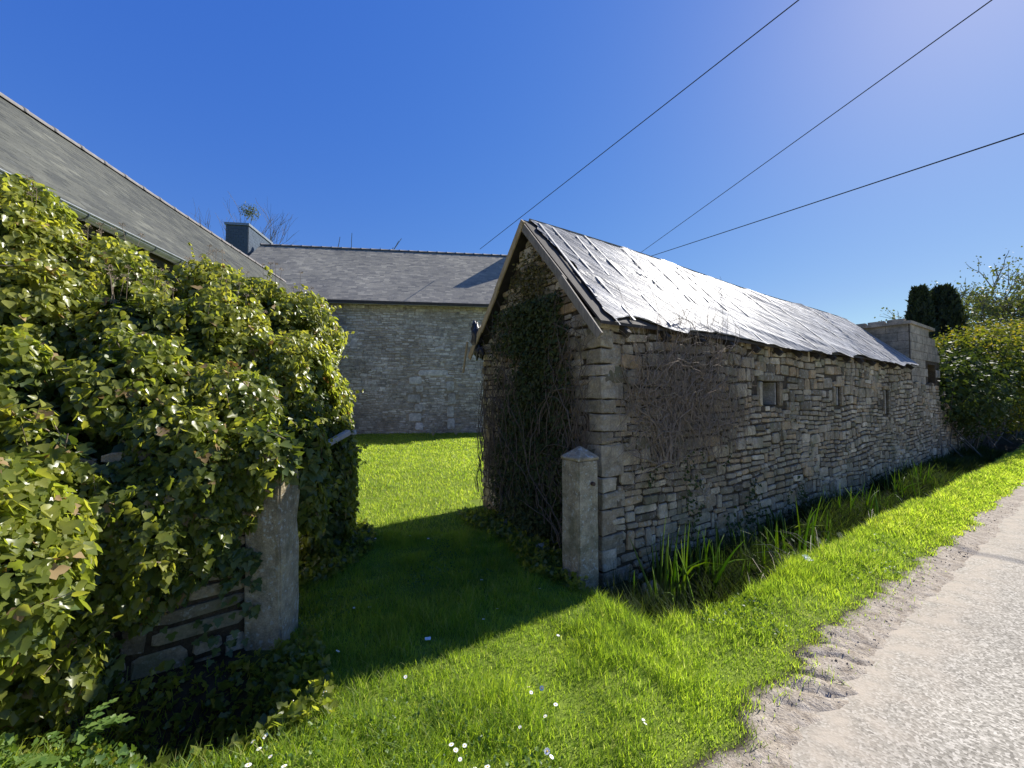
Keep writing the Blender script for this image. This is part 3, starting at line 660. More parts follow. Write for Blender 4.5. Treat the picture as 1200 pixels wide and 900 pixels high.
for i in range(4): j = (i+1) % 4; bm.faces.new((vs[i], vs[j], vs[4+j], vs[4+i])); bm.faces.new((vs[4+i], vs[4+j], vs[8]))
bm.faces.new(vs[3::-1]); bmesh.ops.bevel(bm, geom=list(bm.edges), offset=.006, segments=1, affect='EDGES'); bmesh.ops.subdivide_edges(bm, edges=list(bm.edges), cuts=2, use_grid_fill=True)
for v in bm.verts: v.co += mnoise.noise_vector(v.co*25)*.003
me = bpy.data.meshes.new("pyramid_cap"); bm.to_mesh(me); bm.free(); me.materials.append(M['granite'])
o = link("pyramid_cap", me, gp); o.location = Vector(P(-.27, -.01, 1.042)); o.rotation_euler = (0, 0, rotp)
mb = MB(); tube(mb, [P(-.235, .09, .84), P(-.235, .135, .84)], .018, 8, cap=True); mb.build("iron_pin", M['iron'], gp)
mb = MB(); mb.add(boxv(P(-.06, .393, .40), A*.008, B*.006, ZUP*.30), BOXF); mb.build("iron_stain_strap", M['iron'], gp) if False else None
lp = thing("gatepost_of_granite", P(-2.98, .12, 0), "leaning granite gatepost half buried in ivy at the end of the overgrown wall", "gatepost")
lp.name = "granite_gatepost"
bm = rough_block(.225, .25, 1.28, seed=9, amp=.016); me = bpy.data.meshes.new("shaft"); bm.to_mesh(me); bm.free(); me.materials.append(M['granite'])
o = link("shaft", me, lp); o.location = Vector((-1.58, 2.68, -.16)); o.rotation_euler = (math.radians(-1), math.radians(-1.5), math.radians(2))

# ================================================================== LOW WALL on the left under the ivy
WD = np.array([-.80, -.60, 0]); WD /= np.linalg.norm(WD); WNv = np.array([-WD[1], WD[0], 0]); WNv = WNv if WNv[1] < 0 else -WNv
WO = np.array([-1.685, 2.61, 0])
lwall = thing("low_stone_wall", WO, "low rubble stone wall smothered in ivy, running left from the leaning gatepost", "wall")
c2 = wall_core("wall_core", [], .02, 3.2, lambda u: 1.15, -.5, WO, WD, WNv, M['mortar'], lwall, .4, du=.4)
lay_stones(rubble(rg, .02, 3.2, -.4, 1.15, hmin=.13, hmax=.27, wmin=.22, wmax=.5, gap=.02), WO, WD, WNv, M['stone'], c2, limit=300)

# ================================================================== FAR BARN
FR = float(np.dot(np.array([-3.77, 14.6, 0]), Vv)); FP = float(np.dot(np.array([-3.77, 14.6, 0]), U))
def FB(s, r, z=0): return Q(FP+s, FR+r, z)
S0, S1, FE, FRZ, FH = -6.7, 5.4, 5.22, 8.22, 3.4
fb = thing("stone_barn", FB(0, 0, .2), "tall grey stone barn with a slate roof closing the back of the grassy yard", "barn")
fw = wall_core("front_wall", [], S0, S1, lambda u: FE-.02, -.2, FB(0, 0), U, -Vv, M['farmortar'], fb, .5, du=2)
for s, nrm in ((S1, U), (S0, -U)):
    mb = MB(); v = [FB(s, .01, -.2), FB(s, 2*FH-.01, -.2), FB(s, 2*FH-.01, FE-.05), FB(s, FH, FRZ-.08), FB(s, .01, FE-.05)]; v += [p-nrm*.45 for p in v]
    f = [[0,1,2],[0,2,3],[0,3,4],[5,7,6],[5,8,7],[5,9,8]]+[x for i in range(5) for x in ([i, 5+i, 5+(i+1) % 5], [i, 5+(i+1) % 5, (i+1) % 5])]
    mb.add(v, f); mb.build("gable_wall", M['farstone'], fb)
wall_core("rear_wall", [], S0+.5, S1-.5, lambda u: FE-.04, -.2, FB(0, 2*FH), U, Vv, M['farmortar'], fb, .45, du=4)
DQ = []
def px_far(x, y):                                     # a point of the front wall seen along that bearing (plan of the blocked doorway)
    k = (x-600)/465; n_ = FB(0, 0); Y = (n_[1]-n_[0]*U[1]/U[0])/(1-k*U[1]/U[0]); X = k*Y; return (X-n_[0])/U[0], 1.6+(465-y)/465*Y
for x0, x1, y0, y1 in [(479,494,441,451),(487,496,452,460),(478,493,462,472),(486,495,473,483),(479,494,484,494),(487,496,495,504),(523,532,447,459),(525,534,461,474),(524,532,476,489),(524,533,490,503),(490,525,433,441)]:
    a, zt = px_far(x0, y0); b, zb = px_far(x1, y1); DQ.append(((a+b)/2, (zt+zb)/2, b-a, zt-zb))
rf = random.Random(77)
fs = rubble(rf, S0, S1, .0, FE-.12, hmin=.05, hmax=.12, wmin=.10, wmax=.36, gap=.012, keep=lambda u, z: (u > -4.5) and not any(abs(u-d[0]) < d[2]/2+.02 and abs(z-d[1]) < d[3]/2+.02 for d in DQ))
lay_stones(fs, FB(0, 0), U, -Vv, M['farstone'], fw, limit=0)
lay_stones([(a, b, c, d-.02, .03, 0, rf.randrange(18)) for a, b, c, d in DQ], FB(0, 0), U, -Vv, M['fardress'], fw, name="jamb_stone")
# sloping slate roofs
def slates(org, ud, dn, nrm, L, D, w, ex, mat, parent, limit, gname="slate", keep=None, th=.003):
    """org at ridge start; ud along ridge, dn down slope"""
    tv = np.array([(-.5,0,0),(.5,0,0),(.5,1,0),(-.5,1,0),(-.5,0,-1),(.5,0,-1),(.5,1,-1),(-.5,1,-1)], float)
    tf = np.array([[0,1,2],[0,2,3],[3,2,6],[3,6,7],[0,3,7],[0,7,4],[1,5,6],[1,6,2]])[:, ::-1]
    items = []; r_ = 0; y = 0.0
    while y < D-.01:
        x = -(w/2 if r_ % 2 else 0)
        w0 = w
        while x < L:
            w = w0*R.uniform(.62, 1.35); x0 = max(x, 0); x1 = min(x+w, L)
            if x1-x0 > .03:
                j = R.uniform(-.004, .004); M3 = basis(ud*(x1-x0-.0015), (dn*(ex*1.35+j)+nrm*.0025), nrm*th)
                pos = org+ud*(x0+x1)/2+dn*(y+j)+nrm*(.003+th*1.3+R.uniform(0, .001)); items.append((M3, pos))
            x += w
        w = w0; y += ex; r_ += 1
    if keep: items = [i for i in items if keep(i[1])]
    def sc(it): return np.linalg.norm(it[1]-np.array([0, 0, 1.6]))+(30 if abs(it[1][0]) > 1.35*it[1][1] else 0)
    items.sort(key=sc); mb = MB(); mb.add(tv, tf, 0.0); me = mb.mesh("slate", mat); pinv = Matrix.Translation(-Vector(world_loc(parent)))
    for M3, pos in items[:limit]:
        o = bpy.data.objects.new(gname, me); COL.objects.link(o); o.parent = parent; o.matrix_parent_inverse = pinv; o.matrix_basis = mat4(M3, pos)
    rest = items[limit:]
    mb = MB(); mb.inst(tv, tf, np.array([i[0] for i in rest]), np.array([i[1] for i in rest]), N.random(len(rest))); mb.build("roof_slates", mat, parent, kind='stuff')
def roof_plane(name, a, b, c, d, th, mat, parent):
    n_ = np.cross(b-a, d-a); n_ /= np.linalg.norm(n_); n_ = n_ if n_[2] > 0 else -n_
    v = [a, b, c, d]+[p-n_*th for p in (a, b, c, d)]; mb = MB(); mb.add(v, BOXF); return mb.build(name, mat, parent), n_
FEZ = FRZ-(FRZ-FE)/FH*(FH+.28); ang = math.atan2(FRZ-FE, FH); dnF = -Vv*math.cos(ang)-ZUP*math.sin(ang); nF = -Vv*math.sin(ang)+ZUP*math.cos(ang)
rp, _ = roof_plane("roof", FB(S0-.1, FH, FRZ), FB(S1+.12, FH, FRZ), FB(S1+.12, -.28, FEZ), FB(S0-.1, -.28, FEZ), .06, M['farslate'], fb)
slates(FB(S0-.1, FH, FRZ), U, dnF, nF, S1-S0+.2, (FH+.28)/math.cos(ang), .22, .11, M['farslate'], rp, 0)
roof_plane("roof", FB(S0-.1, FH, FRZ), FB(S1+.12, FH, FRZ), FB(S1+.12, 2*FH+.28, FEZ), FB(S0-.1, 2*FH+.28, FEZ), .06, M['slate'], fb)
def ridge_run(p0, dirv, L, step, rad, parent, mat):
    mb = MB(); seg = 9; a = np.linspace(-.25, math.pi+.25, seg); s = np.cross(dirv, ZUP); s /= np.linalg.norm(s); v = []; f = []
    prof = [(-.01, 1.10), (.05, 1.10), (.052, 1.0), (step*1.0, .95)]
    for x, k in prof:
        for q in a: v.append(dirv*x+s*math.cos(q)*rad*k+ZUP*(math.sin(q)*rad*k*.8))
    for i in range(len(prof)-1):
        for k in range(seg-1): a0 = i*seg+k; f += [[a0, a0+1, a0+seg+1], [a0, a0+seg+1, a0+seg]]
    f += [[0, k+1, k] for k in range(1, seg-1)]
    mb.add(v, f); me = mb.mesh("ridge_tile", mat, True); pinv = Matrix.Translation(-Vector(world_loc(parent)))
    for k in range(int(L/step)):
        o = bpy.data.objects.new("ridge_tile", me); COL.objects.link(o); o.parent = parent; o.matrix_parent_inverse = pinv
        o.matrix_basis = Matrix.Translation(Vector(p0+dirv*k*step))
ridge_run(FB(S0-.1, FH, FRZ-.01), U, S1-S0+.2, .42, .09, fb, M['ridge'])
mb = MB(); beam(mb, FB(S0, -.30, FE-.22), FB(S1+.1, -.30, FE-.22), .10, .10); mb.build("eave_board", M['darkwood'], fb)
for k in range(14): mb = MB(); beam(mb, FB(S0+.4+k*.78, -.26, FE-.26), FB(S0+.4+k*.78, .02, FE-.10), .07, .10); mb.build("rafter_end", M['oldwood'], fb)
# slate hung chimney at the left end
ch = thing("clad_chimney", FB(-7.3, 2.6, 6.3), "boxy dark slate hung chimney with pale metal capping behind the left roof", "chimney")
ch['category'] = "chimney"
CX0, CX1, CY0, CY1, CZ = -12.15, -11.28, 16.5, 18.55, 8.93
def cbx(name, x0, x1, y0, y1, z0, z1, m, par, rnd=0):
    c = np.array([(x0+x1)/2, (y0+y1)/2, (z0+z1)/2]); mb = MB(); mb.add(boxv(c, U*(x1-x0)/2, Vv*(y1-y0)/2, ZUP*(z1-z0)/2), BOXF, rnd); return mb.build(name, M[m], par)
sh = cbx("shaft", CX0, CX1, CY0, CY1, 5.0, CZ-.1, 'clad', ch)
cc = np.array([(CX0+CX1)/2, (CY0+CY1)/2, 0])
for face in (0, 1):
    ud, nn_, wd, off = (U, -Vv, CX1-CX0, (CY1-CY0)/2) if face == 0 else (Vv, U, CY1-CY0, (CX1-CX0)/2)
    mb = MB()
    for r_ in range(14):
        x = -wd/2-(.1 if r_ % 2 else 0)
        while x < wd/2:
            x0, x1 = max(x, -wd/2), min(x+.2, wd/2)
            if x1-x0 > .02: mb.add(boxv(cc+nn_*(off+.008+.002*((r_+int(x*50)) % 3))+ud*(x0+x1)/2+ZUP*(CZ-.2-r_*.12), ud*((x1-x0)/2-.003), nn_*.006, ZUP*.058), BOXF, R.random())
            x += .2
    mb.build("cladding_slates", M['clad'], sh, kind='stuff')
cbx("cap", CX0-.05, CX1+.05, CY0-.05, CY1+.05, CZ-.1, CZ, 'zinc', ch)
# stone chimney on the right gable of the barn, behind the shed
ch2 = MB(); ch2.add(boxv(FB(S1-.10, FH+.25, 8.2), U*.28, Vv*.9, ZUP*1.02), BOXF); chs = ch2.build("chimney", M['farstone'], fb)

# ================================================================== HOUSE on the left
GP, GZ, RP, RZ = -4.33, 3.70, -6.44, 5.81; R0, R1 = -4.0, 15.5
hs = thing("slate_roofed_house", Q(GP-.3, 6, .1), "house with a grey slate roof and zinc gutter behind the ivy on the left", "house")
mb = MB(); mb.add(boxv(Q((GP-.35+2*RP-GP)/2, (R0+14.9)/2, 1.7), U*(GP-.35-(2*RP-GP))/2*.97, Vv*(14.9-R0)/2*.995, ZUP*1.9), BOXF); mb.build("walls", M['render'], hs)
for k in range(5):
    x0 = 2.2+k*2.6; f = cbx("window", 0, 0, 0, 0, 0, 0, 'darkwood', hs) if False else None
al = math.atan2(RZ-GZ, GP-RP); dnH = U*math.cos(al)-ZUP*math.sin(al); nH = U*math.sin(al)+ZUP*math.cos(al)
rp, _ = roof_plane("roof", Q(RP, R0, RZ), Q(RP, R1, RZ), Q(GP, R1-.3, GZ), Q(GP, R0, GZ), .07, M['slate'], hs)
slates(Q(RP, R0+2, RZ), Vv, dnH, nH, R1-R0-2.2, (GP-RP)/math.cos(al), .20, .115, M['slate'], rp, 295, th=.007)
roof_plane("roof", Q(RP, R0, RZ), Q(RP, R1, RZ), Q(2*RP-GP, R1, GZ), Q(2*RP-GP, R0, GZ), .07, M['slate'], hs)
mb = MB(); v = [Q(GP-.35, R0+.02, GZ-.3), Q(RP, R0+.02, RZ-.1), Q(2*RP-GP+.35, R0+.02, GZ-.3)]; v += [p+Vv*.3 for p in v]; mb.add(v, [[0,1,2],[3,5,4],[0,3,4],[0,4,1],[1,4,5],[1,5,2]]); mb.build("gable", M['render'], hs)
ridge_run(Q(RP, R0, RZ-.01), Vv, R1-R0-.1, .44, .085, hs, M['ridge'])
# half round gutter with brackets
ga = np.linspace(math.pi, 2*math.pi, 9); mb = MB(); v = []; f = []
for r_ in (R0, R1-.7):
    for k in (1.0, .9):
        for a in ga: v.append(Q(GP+.075, r_, GZ-.03)+U*math.cos(a)*.075*k+ZUP*math.sin(a)*.07*k)
for k in range(8): f += [[k, k+1, 18+k+1], [k, 18+k+1, 18+k], [9+k, 27+k, 27+k+1], [9+k, 27+k+1, 9+k+1]]
f += [[8, 17, 35], [8, 35, 26], [0, 27, 9], [0, 18, 27]]
mb.add(v, f); gut = mb.build("gutter", M['zinc'], hs)
mb = MB(); tube(mb, [Q(GP+.152, R0, GZ-.028), Q(GP+.152, R1-.7, GZ-.028)], .012, 6); mb.build("gutter_bead", M['zinc'], gut)
for r_ in np.arange(1.5, 14.5, .5):
    mb = MB(); tube(mb, [Q(GP+.075, r_, GZ-.03)+U*math.cos(a)*.082+ZUP*math.sin(a)*.078 for a in ga], .007, 4); mb.build("gutter_bracket", M['zinc'], gut)
mb = MB(); beam(mb, Q(GP-.03, R0, GZ-.13), Q(GP-.03, R1-.7, GZ-.13), .03, .16); mb.build("fascia_board", M['darkwood'], hs)

# ================================================================== IVY MASS on the left wall
ivy = thing("ivy_thicket", (-2.3, 2.7, 0), "big glossy green ivy mass spilling over the wall and gatepost on the left", "ivy")
ELL = [(-4.15,3.25,2.45,.62,.55,.85), (-3.65,3.65,2.25,.60,.55,.80), (-3.12,4.05,2.20,.58,.55,.80), (-2.55,4.35,2.08,.58,.60,.82), (-2.36,4.30,1.45,.48,.65,.95),
       (-3.55,2.80,2.05,.55,.50,.62), (-3.05,3.15,1.88,.52,.50,.60), (-2.55,3.50,1.88,.52,.50,.60), (-2.15,3.75,1.62,.42,.50,.62), (-1.93,4.15,.75,.26,.42,1.0),
       (-3.00,2.25,1.55,.50,.42,.60), (-2.55,2.60,1.48,.45,.38,.52), (-2.08,2.92,1.38,.42,.36,.48), (-1.80,3.05,1.12,.26,.28,.36),
       (-1.64,2.62,1.20,.25,.22,.28), (-2.10,2.42,1.12,.42,.24,.40), (-2.55,2.10,1.00,.45,.24,.55), (-1.88,2.40,.84,.24,.13,.28), (-2.15,2.18,.80,.32,.15,.34), (-2.12,2.26,.52,.16,.10,.20), (-2.30,2.02,.40,.25,.16,.40), (-2.05,2.36,.60,.30,.10,.16),
       (-2.55,1.90,.55,.42,.25,.62), (-2.75,1.75,.45,.45,.25,.55), (-1.52,2.98,1.00,.15,.2,.42), (-1.92,2.44,.74,.24,.12,.28), (-2.28,2.16,.66,.32,.14,.34), (-1.80,2.52,.98,.22,.12,.30),
       (-2.75,1.55,1.25,.42,.40,.60), (-1.93,1.36,1.12,.34,.30,.30), (-1.72,1.28,.98,.22,.22,.26), (-2.25,1.45,.75,.38,.30,.35)]
def wallclear(p):                                     # nothing in the entrance or through the lens
    t, q = TQ(p[:, 0], p[:, 1]); return (np.linalg.norm(p-np.array([0, 0, 1.6]), axis=1) > 1.0) & (q < 1.6)
p1, n1 = lumps(ELL[:10], 105000, clipf=wallclear, gap=.34)
p2, n2 = lumps(ELL[10:], 62000, clipf=wallclear, gap=.32)
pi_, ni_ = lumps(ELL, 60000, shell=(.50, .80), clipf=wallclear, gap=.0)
mb = MB(); put_leaves(pi_, ni_, N.uniform(.05, .09, len(pi_)), LEAF_L, mb=mb); mb.build("inner_foliage", M['shadeivy'], ivy, kind='stuff')  # inner leaves take the shaded colour, so gaps look dark
pos = np.concatenate([p1, p2]); nrm = np.concatenate([n1, n2]); sz = N.gamma(9, .0054, len(pos)).clip(.022, .075)*np.where(np.linalg.norm(pos[:, :2], axis=1) < 2.1, .78, 1.0)
rnd = N.random(len(pos)); lob = (pos[:, 2] < 1.45) & (N.random(len(pos)) < .75)
sun_pale = N.random(len(pos)) < (.30+.35*(pos[:, 2] > 2.1))  # more of the sun-coloured leaves high up
yo = sun_pale & ~lob; Fo = put_leaves(pos, nrm, sz, LEAF_O, down=1.15, spread=.5)
a_ = (~lob) & (~yo); split_leaves("leaf", LEAF_O, M['ivy'], ivy, pos[a_], Fo[a_], rnd[a_], 180)
split_leaves("sun_pale_leaf", LEAF_O, M['ivysunpale'], ivy, pos[yo], Fo[yo], rnd[yo], 120, "sun_pale_foliage")
split_leaves("lobed_leaf", LEAF_L, M['ivy'], ivy, pos[lob], Fo[lob]*.9, rnd[lob], 120, "lobed_foliage")
print("IVY", len(pos))
ps_, ns_ = lumps(ELL, 2600, shell=(.97, 1.03), clipf=wallclear, gap=.3); LP = []; LN = []; mb = MB()
for p_, n_ in list(zip(ps_, ns_))[:520]:
    if n_[2] < -.2: continue
    d_ = n_*.8+np.array([0, 0, .5])+N.normal(0, .35, 3); d_ /= np.linalg.norm(d_); L_ = R.uniform(.08, .26); c_ = [p_-d_*.06+d_*L_*k/5-ZUP*(.10*L_*(k/5)**2) for k in range(6)]
    if np.linalg.norm(c_[-1]-np.array([0, 0, 1.6])) < 1.1: continue
    tube(mb, c_, [.003, .0026, .0022, .0018, .0015, .001], 3)
    for k in range(11): LP.append(c_[min(5, 1+k//2)]+N.normal(0, .008, 3)); LN.append(d_*.3+N.normal(0, .7, 3))
LP = np.array(LP); LN = np.array(LN); mb.build("spray_stems", M['vine'], ivy, kind='stuff'); mb = MB(); put_leaves(LP, LN, N.uniform(.022, .052, len(LP)), LEAF_O, mb=mb, down=.4, spread=.6); mb.build("spray_leaves", M['ivysunpale'], ivy, kind='stuff')
mb = MB(); ks = N.random(len(pos)) < .022; put_leaves(pos[ks]*1.0, nrm[ks], sz[ks], LEAF_L, mb=mb); mb.build("withered_leaves", M['withered'], ivy, kind='stuff')
# ivy sheet clinging to the low wall, leaving a few courses bare beside the gatepost
n = 15000; u = N.uniform(-.02, 3.1, n); z = N.uniform(-.15, 1.25, n); k = (fbm(u*4, z*4+3) > .30) & ~((u > .0) & (u < .58+.15*(vnoise(z*6, 2.)-.5)) & (z < .48+.12*(vnoise(u*7, 5.)-.5)) & (N.random(n) < .93)); u, z = u[k], z[k]
pw = WO+WD*u[:, None]+WNv*(.03+.10*N.random(len(u))*(.5+fbm(u*3, z*3)))[:, None]+ZUP*z[:, None]; mb = MB()
put_leaves(pw, np.tile(WNv, (len(u), 1)), N.uniform(.030, .062, len(u)), LEAF_L, mb=mb, down=.8, spread=.4); mb.build("wall_foliage", M['shadeivy'], ivy, kind='stuff')
# woody stems inside and twigs poking out
mb = MB()
for k in range(240):
    e = ELL[R.randrange(len(ELL))]; d = Vector((R.gauss(0, 1), R.gauss(0, 1), R.gauss(.3, 1))).normalized(); c = Vector(e[:3]); r = Vector(e[3:6])
    p0 = c+Vector([d[i]*r[i]*.3 for i in range(3)]); p1_ = c+Vector([d[i]*r[i]*R.uniform(.8, 1.12) for i in range(3)]); m_ = (p0+p1_)/2+Vector((R.gauss(0, .06), R.gauss(0, .06), R.gauss(0, .06)))
    if p1_.length < 1.4: continue
    tube(mb, [p0, (p0+m_)/2+Vector((0, 0, .02)), m_, (m_+p1_)/2, p1_], [.009, .008, .006, .004, .0025], 4)
mb.build("stems", M['vine'], ivy, kind='stuff')
# dried seed heads over the top
mb = MB()
for k in range(70):
    e = ELL[R.choice([0, 1, 2, 3, 6, 7])]; a = R.uniform(0, 6.28); rr = R.uniform(0, .8); x = e[0]+math.cos(a)*rr*e[3]; y = e[1]+math.sin(a)*rr*e[4]; z = e[2]+e[5]*math.sqrt(1-rr*rr)
    h = R.uniform(.05, .16); top = np.array([x+R.gauss(0, .02), y+R.gauss(0, .02), z+h]); tube(mb, [(x, y, z-.12), top], .002, 3)
    for j in range(11):
        d = np.array([R.gauss(0, 1), R.gauss(0, 1), abs(R.gauss(.5, .6))]); d /= np.linalg.norm(d); e2 = top+d*.022; tube(mb, [top, e2], .0008, 3); tube(mb, [e2, e2+d*.006], .0035, 4)
mb.build("seed_heads", M['vine'], ivy, kind='stuff')

# ivy and weeds creeping on the ground (uncountable)
mb = MB(); n = 44000; x = N.uniform(-3.2, 1.3, n); y = N.uniform(.75, 5.2, n); t, q = TQ(x, y)
k = ((t < -2.35) & (t > -5.5) & (q < .44+.12*(vnoise(t*5, 1.)-.5)) & (q > -.25)) | ((t > -.5) & (t < .1) & (q < .22) & (q > -.1+0*q)) | ((t > -.45-.2*vnoise(q*3, 1)) & (t < -.0) & (q < 0) & (q > -2.2)) | (np.hypot((x+1.95)/.5, (y-4.0)/.9) < 1)
k &= ~((t > -.02) & (q < .02)) & (fbm(x*5, y*5) > .24)
x, y = x[k], y[k]; n = len(x); pos = np.stack([x, y, H(x, y)+N.uniform(.01, .11, n)*(.4+fbm(x*3, y*3))], 1)
put_leaves(pos, np.tile([0, 0, 1.0], (n, 1))+N.normal(0, .3, (n, 3)), N.uniform(.025, .055, n), LEAF_L, down=-.1, spread=.5, mb=mb)
mb.build("ground_ivy", M['ivy'], None, kind='stuff', label="low dark creeping ivy round the wall foot and the gateposts", cat="ground cover")

# ================================================================== IVY and bare stems on the shed gable
gi = thing("climbing_ivy", P(0, -1.0, 0), "thin brown ivy stems and dull dark leaves climbing the shaded shed gable", "ivy")
def on_gable(u, z, off): return C0+GD*u-A*off+ZUP*z
mb = MB(); n = 19000; u = N.normal(1.05, .42, n); z = N.uniform(.05, 2.7, n)
g1 = fbm(u*3.3, z*1.6+4); lim_ = .21+.10*np.abs(u-1.05)/.6+.10*sm(z, 1.7, 2.6)
k = (u > .32) & (u < 1.92) & (g1 > lim_) & (z < np.array([top_gable(a) for a in u])-.1); u, z = u[k], z[k]; off = .03+N.random(len(u))*.10*(1+.6*np.cos((u-1.05)*2)); pos = C0+GD*u[:, None]-A*off[:, None]+ZUP*z[:, None]
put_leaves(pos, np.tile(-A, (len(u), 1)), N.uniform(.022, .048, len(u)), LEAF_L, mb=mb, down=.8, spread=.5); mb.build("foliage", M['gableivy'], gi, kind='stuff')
def wander(mb, start, ud, nrm, ang, L, step, r0, r1, curl, off0, rg_, inside=None, grav=0):
    u, z = start; pts = []; o = off0; da = rg_.uniform(-curl, curl)
    for i in range(int(L/step)):
        pts.append((u, z, max(o, .03))); ang += da*step*6+rg_.gauss(0, .22); da = .8*da+.2*rg_.uniform(-curl, curl)
        u += math.cos(ang)*step; z += math.sin(ang)*step; o = max(.035, o+rg_.gauss(0, .008))
        if inside and not inside(u, z): break
    if len(pts) < 3: return
    P3 = [np.asarray(nrm[0])+ud*p[0]+nrm[1]*p[2]+ZUP*p[1] for p in pts]; tube(mb, P3, np.linspace(r0, r1, len(P3)), 4, rnd=rg_.random())
rv = random.Random(3); mb = MB()
for k in range(300):
    wander(mb, (rv.uniform(.15, 2.2), rv.uniform(0, 1.4)), GD, (C0, -A), math.pi/2+rv.gauss(0, .22), rv.uniform(.5, 2.3), .07, rv.uniform(.003, .008), .0015, .45, rv.uniform(.05, .19), rv, inside=lambda u, z: 0.02 < u < WG-.02 and z < top_gable(u)-.05)
for k in range(150):
    wander(mb, (rv.uniform(.1, 1.9), rv.uniform(.8, 2.4)), GD, (C0, -A), rv.uniform(0, 6.3), rv.uniform(.3, .8), .05, .005, .002, 1.3, .12, rv, inside=lambda u, z: 0.02 < u < WG-.02 and z < top_gable(u)-.05)
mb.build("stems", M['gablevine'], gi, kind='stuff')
# moss under the apex
ms = MB(); n = 1500; u = N.normal(1.1, .22, n); z = N.normal(2.9, .2, n); k = z < np.array([top_gable(a) for a in u])-.03; u, z = u[k], z[k]
put_leaves(C0+GD*u[:, None]-A*(.03+.04*N.random(len(u)))[:, None]+ZUP*z[:, None], np.tile(-A, (len(u), 1)), N.uniform(.02, .04, len(u)), LEAF_O, mb=ms)
ms.build("yellowed_leaves", plain_mat("yellowed leaf", (.10, .085, .02), .8, .5), gi, kind='stuff')
# dead vine tangle on the lane wall
dv_ = thing("dead_vine", P(1.2, .05, .7), "grey brown tangle of bare creeper stems clinging to the lane wall near the gatepost", "creeper")
mb = MB()
def in_v(u, z):
    return ((u-1.3)/1.35)**2+((z-1.55)/.85)**2 < 1.0-.35*math.sin(u*7+z*4)**2 and z < 2.25 and u > .25 and z > .86
for k in range(680):
    for _ in range(20):
        u, z = rv.gauss(1.15, .62), rv.gauss(1.55, .40)
        if in_v(u, z): break
    wander(mb, (u, z), A, (C0, B), rv.uniform(0, 6.3), rv.uniform(.25, 1.3), .045, rv.uniform(.002, .0052), .0012, 1.6, rv.uniform(.05, .15), rv, inside=lambda u, z: in_v(u*.93, z) or rv.random() < .9)
for k in range(26):
    wander(mb, (rv.uniform(.7, 1.0), .9), A, (C0, B), math.pi/2+rv.gauss(0, .5), rv.uniform(.8, 1.8), .06, rv.uniform(.006, .012), .003, .6, .08, rv, inside=lambda u, z: z < 2.25 and u > .2)
for k in range(22):
    wander(mb, (rv.uniform(.5, 2.6), 2.15), A, (C0, B), -math.pi/2+rv.gauss(0, .8), rv.uniform(.2, .9), .05, .003, .0015, .9, .12, rv)
mb.build("stems", M['vine'], dv_, kind='stuff')
mb = MB(); n = 1600; u = N.uniform(.3, 4.2, n); z = N.uniform(-.1, 1.0, n); k = fbm(u*3, z*1.1+9) > .56; u, z = u[k], z[k]
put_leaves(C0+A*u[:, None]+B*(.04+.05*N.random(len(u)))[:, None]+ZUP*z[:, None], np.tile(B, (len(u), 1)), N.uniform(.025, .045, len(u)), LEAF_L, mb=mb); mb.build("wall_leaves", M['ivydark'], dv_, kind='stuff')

# ================================================================== GRASS
def blades(n, xs, ys, hgt, wid, mask, name, label, seed, dens=None):
    rg_ = np.random.default_rng(seed); x = rg_.uniform(*xs, n); y = rg_.uniform(*ys, n); t, q = TQ(x, y); k = mask(x, y, t, q, rg_); x, y, t, q = x[k], y[k], t[k], q[k]; n = len(x)
    cl = fbm(x*2.4, y*2.4, 3); cl2 = vnoise(x*9, y*9)
    h = rg_.uniform(*hgt, n)*(.25+1.5*cl**1.3)*(.45+.9*cl2); h = h*(1+.5*np.exp(-((q-ditch_edge(t)-.08)/.12)**2)*(t > .0))*(1-.45*sm(q, 1.2, 1.6)*(y < 30))
    w = rg_.uniform(*wid, n); az_ = rg_.uniform(0, 6.283, n)+1.2*vnoise(x*4, y*4)
    lean = np.abs(rg_.normal(.25, .28, n)); d = np.stack([np.cos(az_), np.sin(az_), 0*az_], 1)
    tip = d*lean[:, None]+np.array([0, 0, 1.0]); s = np.stack([-np.sin(az_), np.cos(az_), 0*az_], 1); tw = rg_.normal(0, .7, n)[:, None]
    nn_ = d*np.cos(tw)+s*np.sin(tw); F = frames(tip, nn_); F = np.stack([F[:, :, 0]*w[:, None], F[:, :, 1]*h[:, None], F[:, :, 2]*h[:, None]], -1)
    mb = MB(); mb.inst(BLADE[0], BLADE[1], F, np.stack([x, y, H(x, y)-.004], 1), np.clip(rg_.random(n)*.6+.42*fbm(x*.9+7, y*.9)+.12*(rg_.random(n) < .06), 0, .99))
    print(name, n); mb.build(name, M['grass'], None, kind='stuff', label=label, cat="grass")
def m_near(x, y, t, q, g_):
    e = grass_edge(t)+g_.normal(-.01, .05, len(t))+.25*(g_.random(len(t)) < .06)*g_.random(len(t)); de = ditch_edge(t)+g_.normal(0, .02, len(t))
    ok = (q < e) & ~((t > -.34) & (q < de) & (q > .14+.10*(t < -.1))) & ~((t < -2.5) & (q < .46+.08*(vnoise(t*5, 1.)-.5)))
    ok &= ~((t > -.1) & (q < .3)) & (g_.random(len(t)) < 2) & (g_.random(len(t)) < .35+1.1*fbm(x*4, y*4))
    ok &= ~(np.hypot(x+1.9, y-4.1) < .45)
    vis = (np.abs(x) < 1.36*y+.15) & (y > 1.35)
    return ok & vis
blades(260000, (-3.2, 4.2), (1.35, 4.6), (.045, .125), (.0025, .0050), m_near, "verge_grass", "lush short green grass between the lane and the yard entrance", 1)
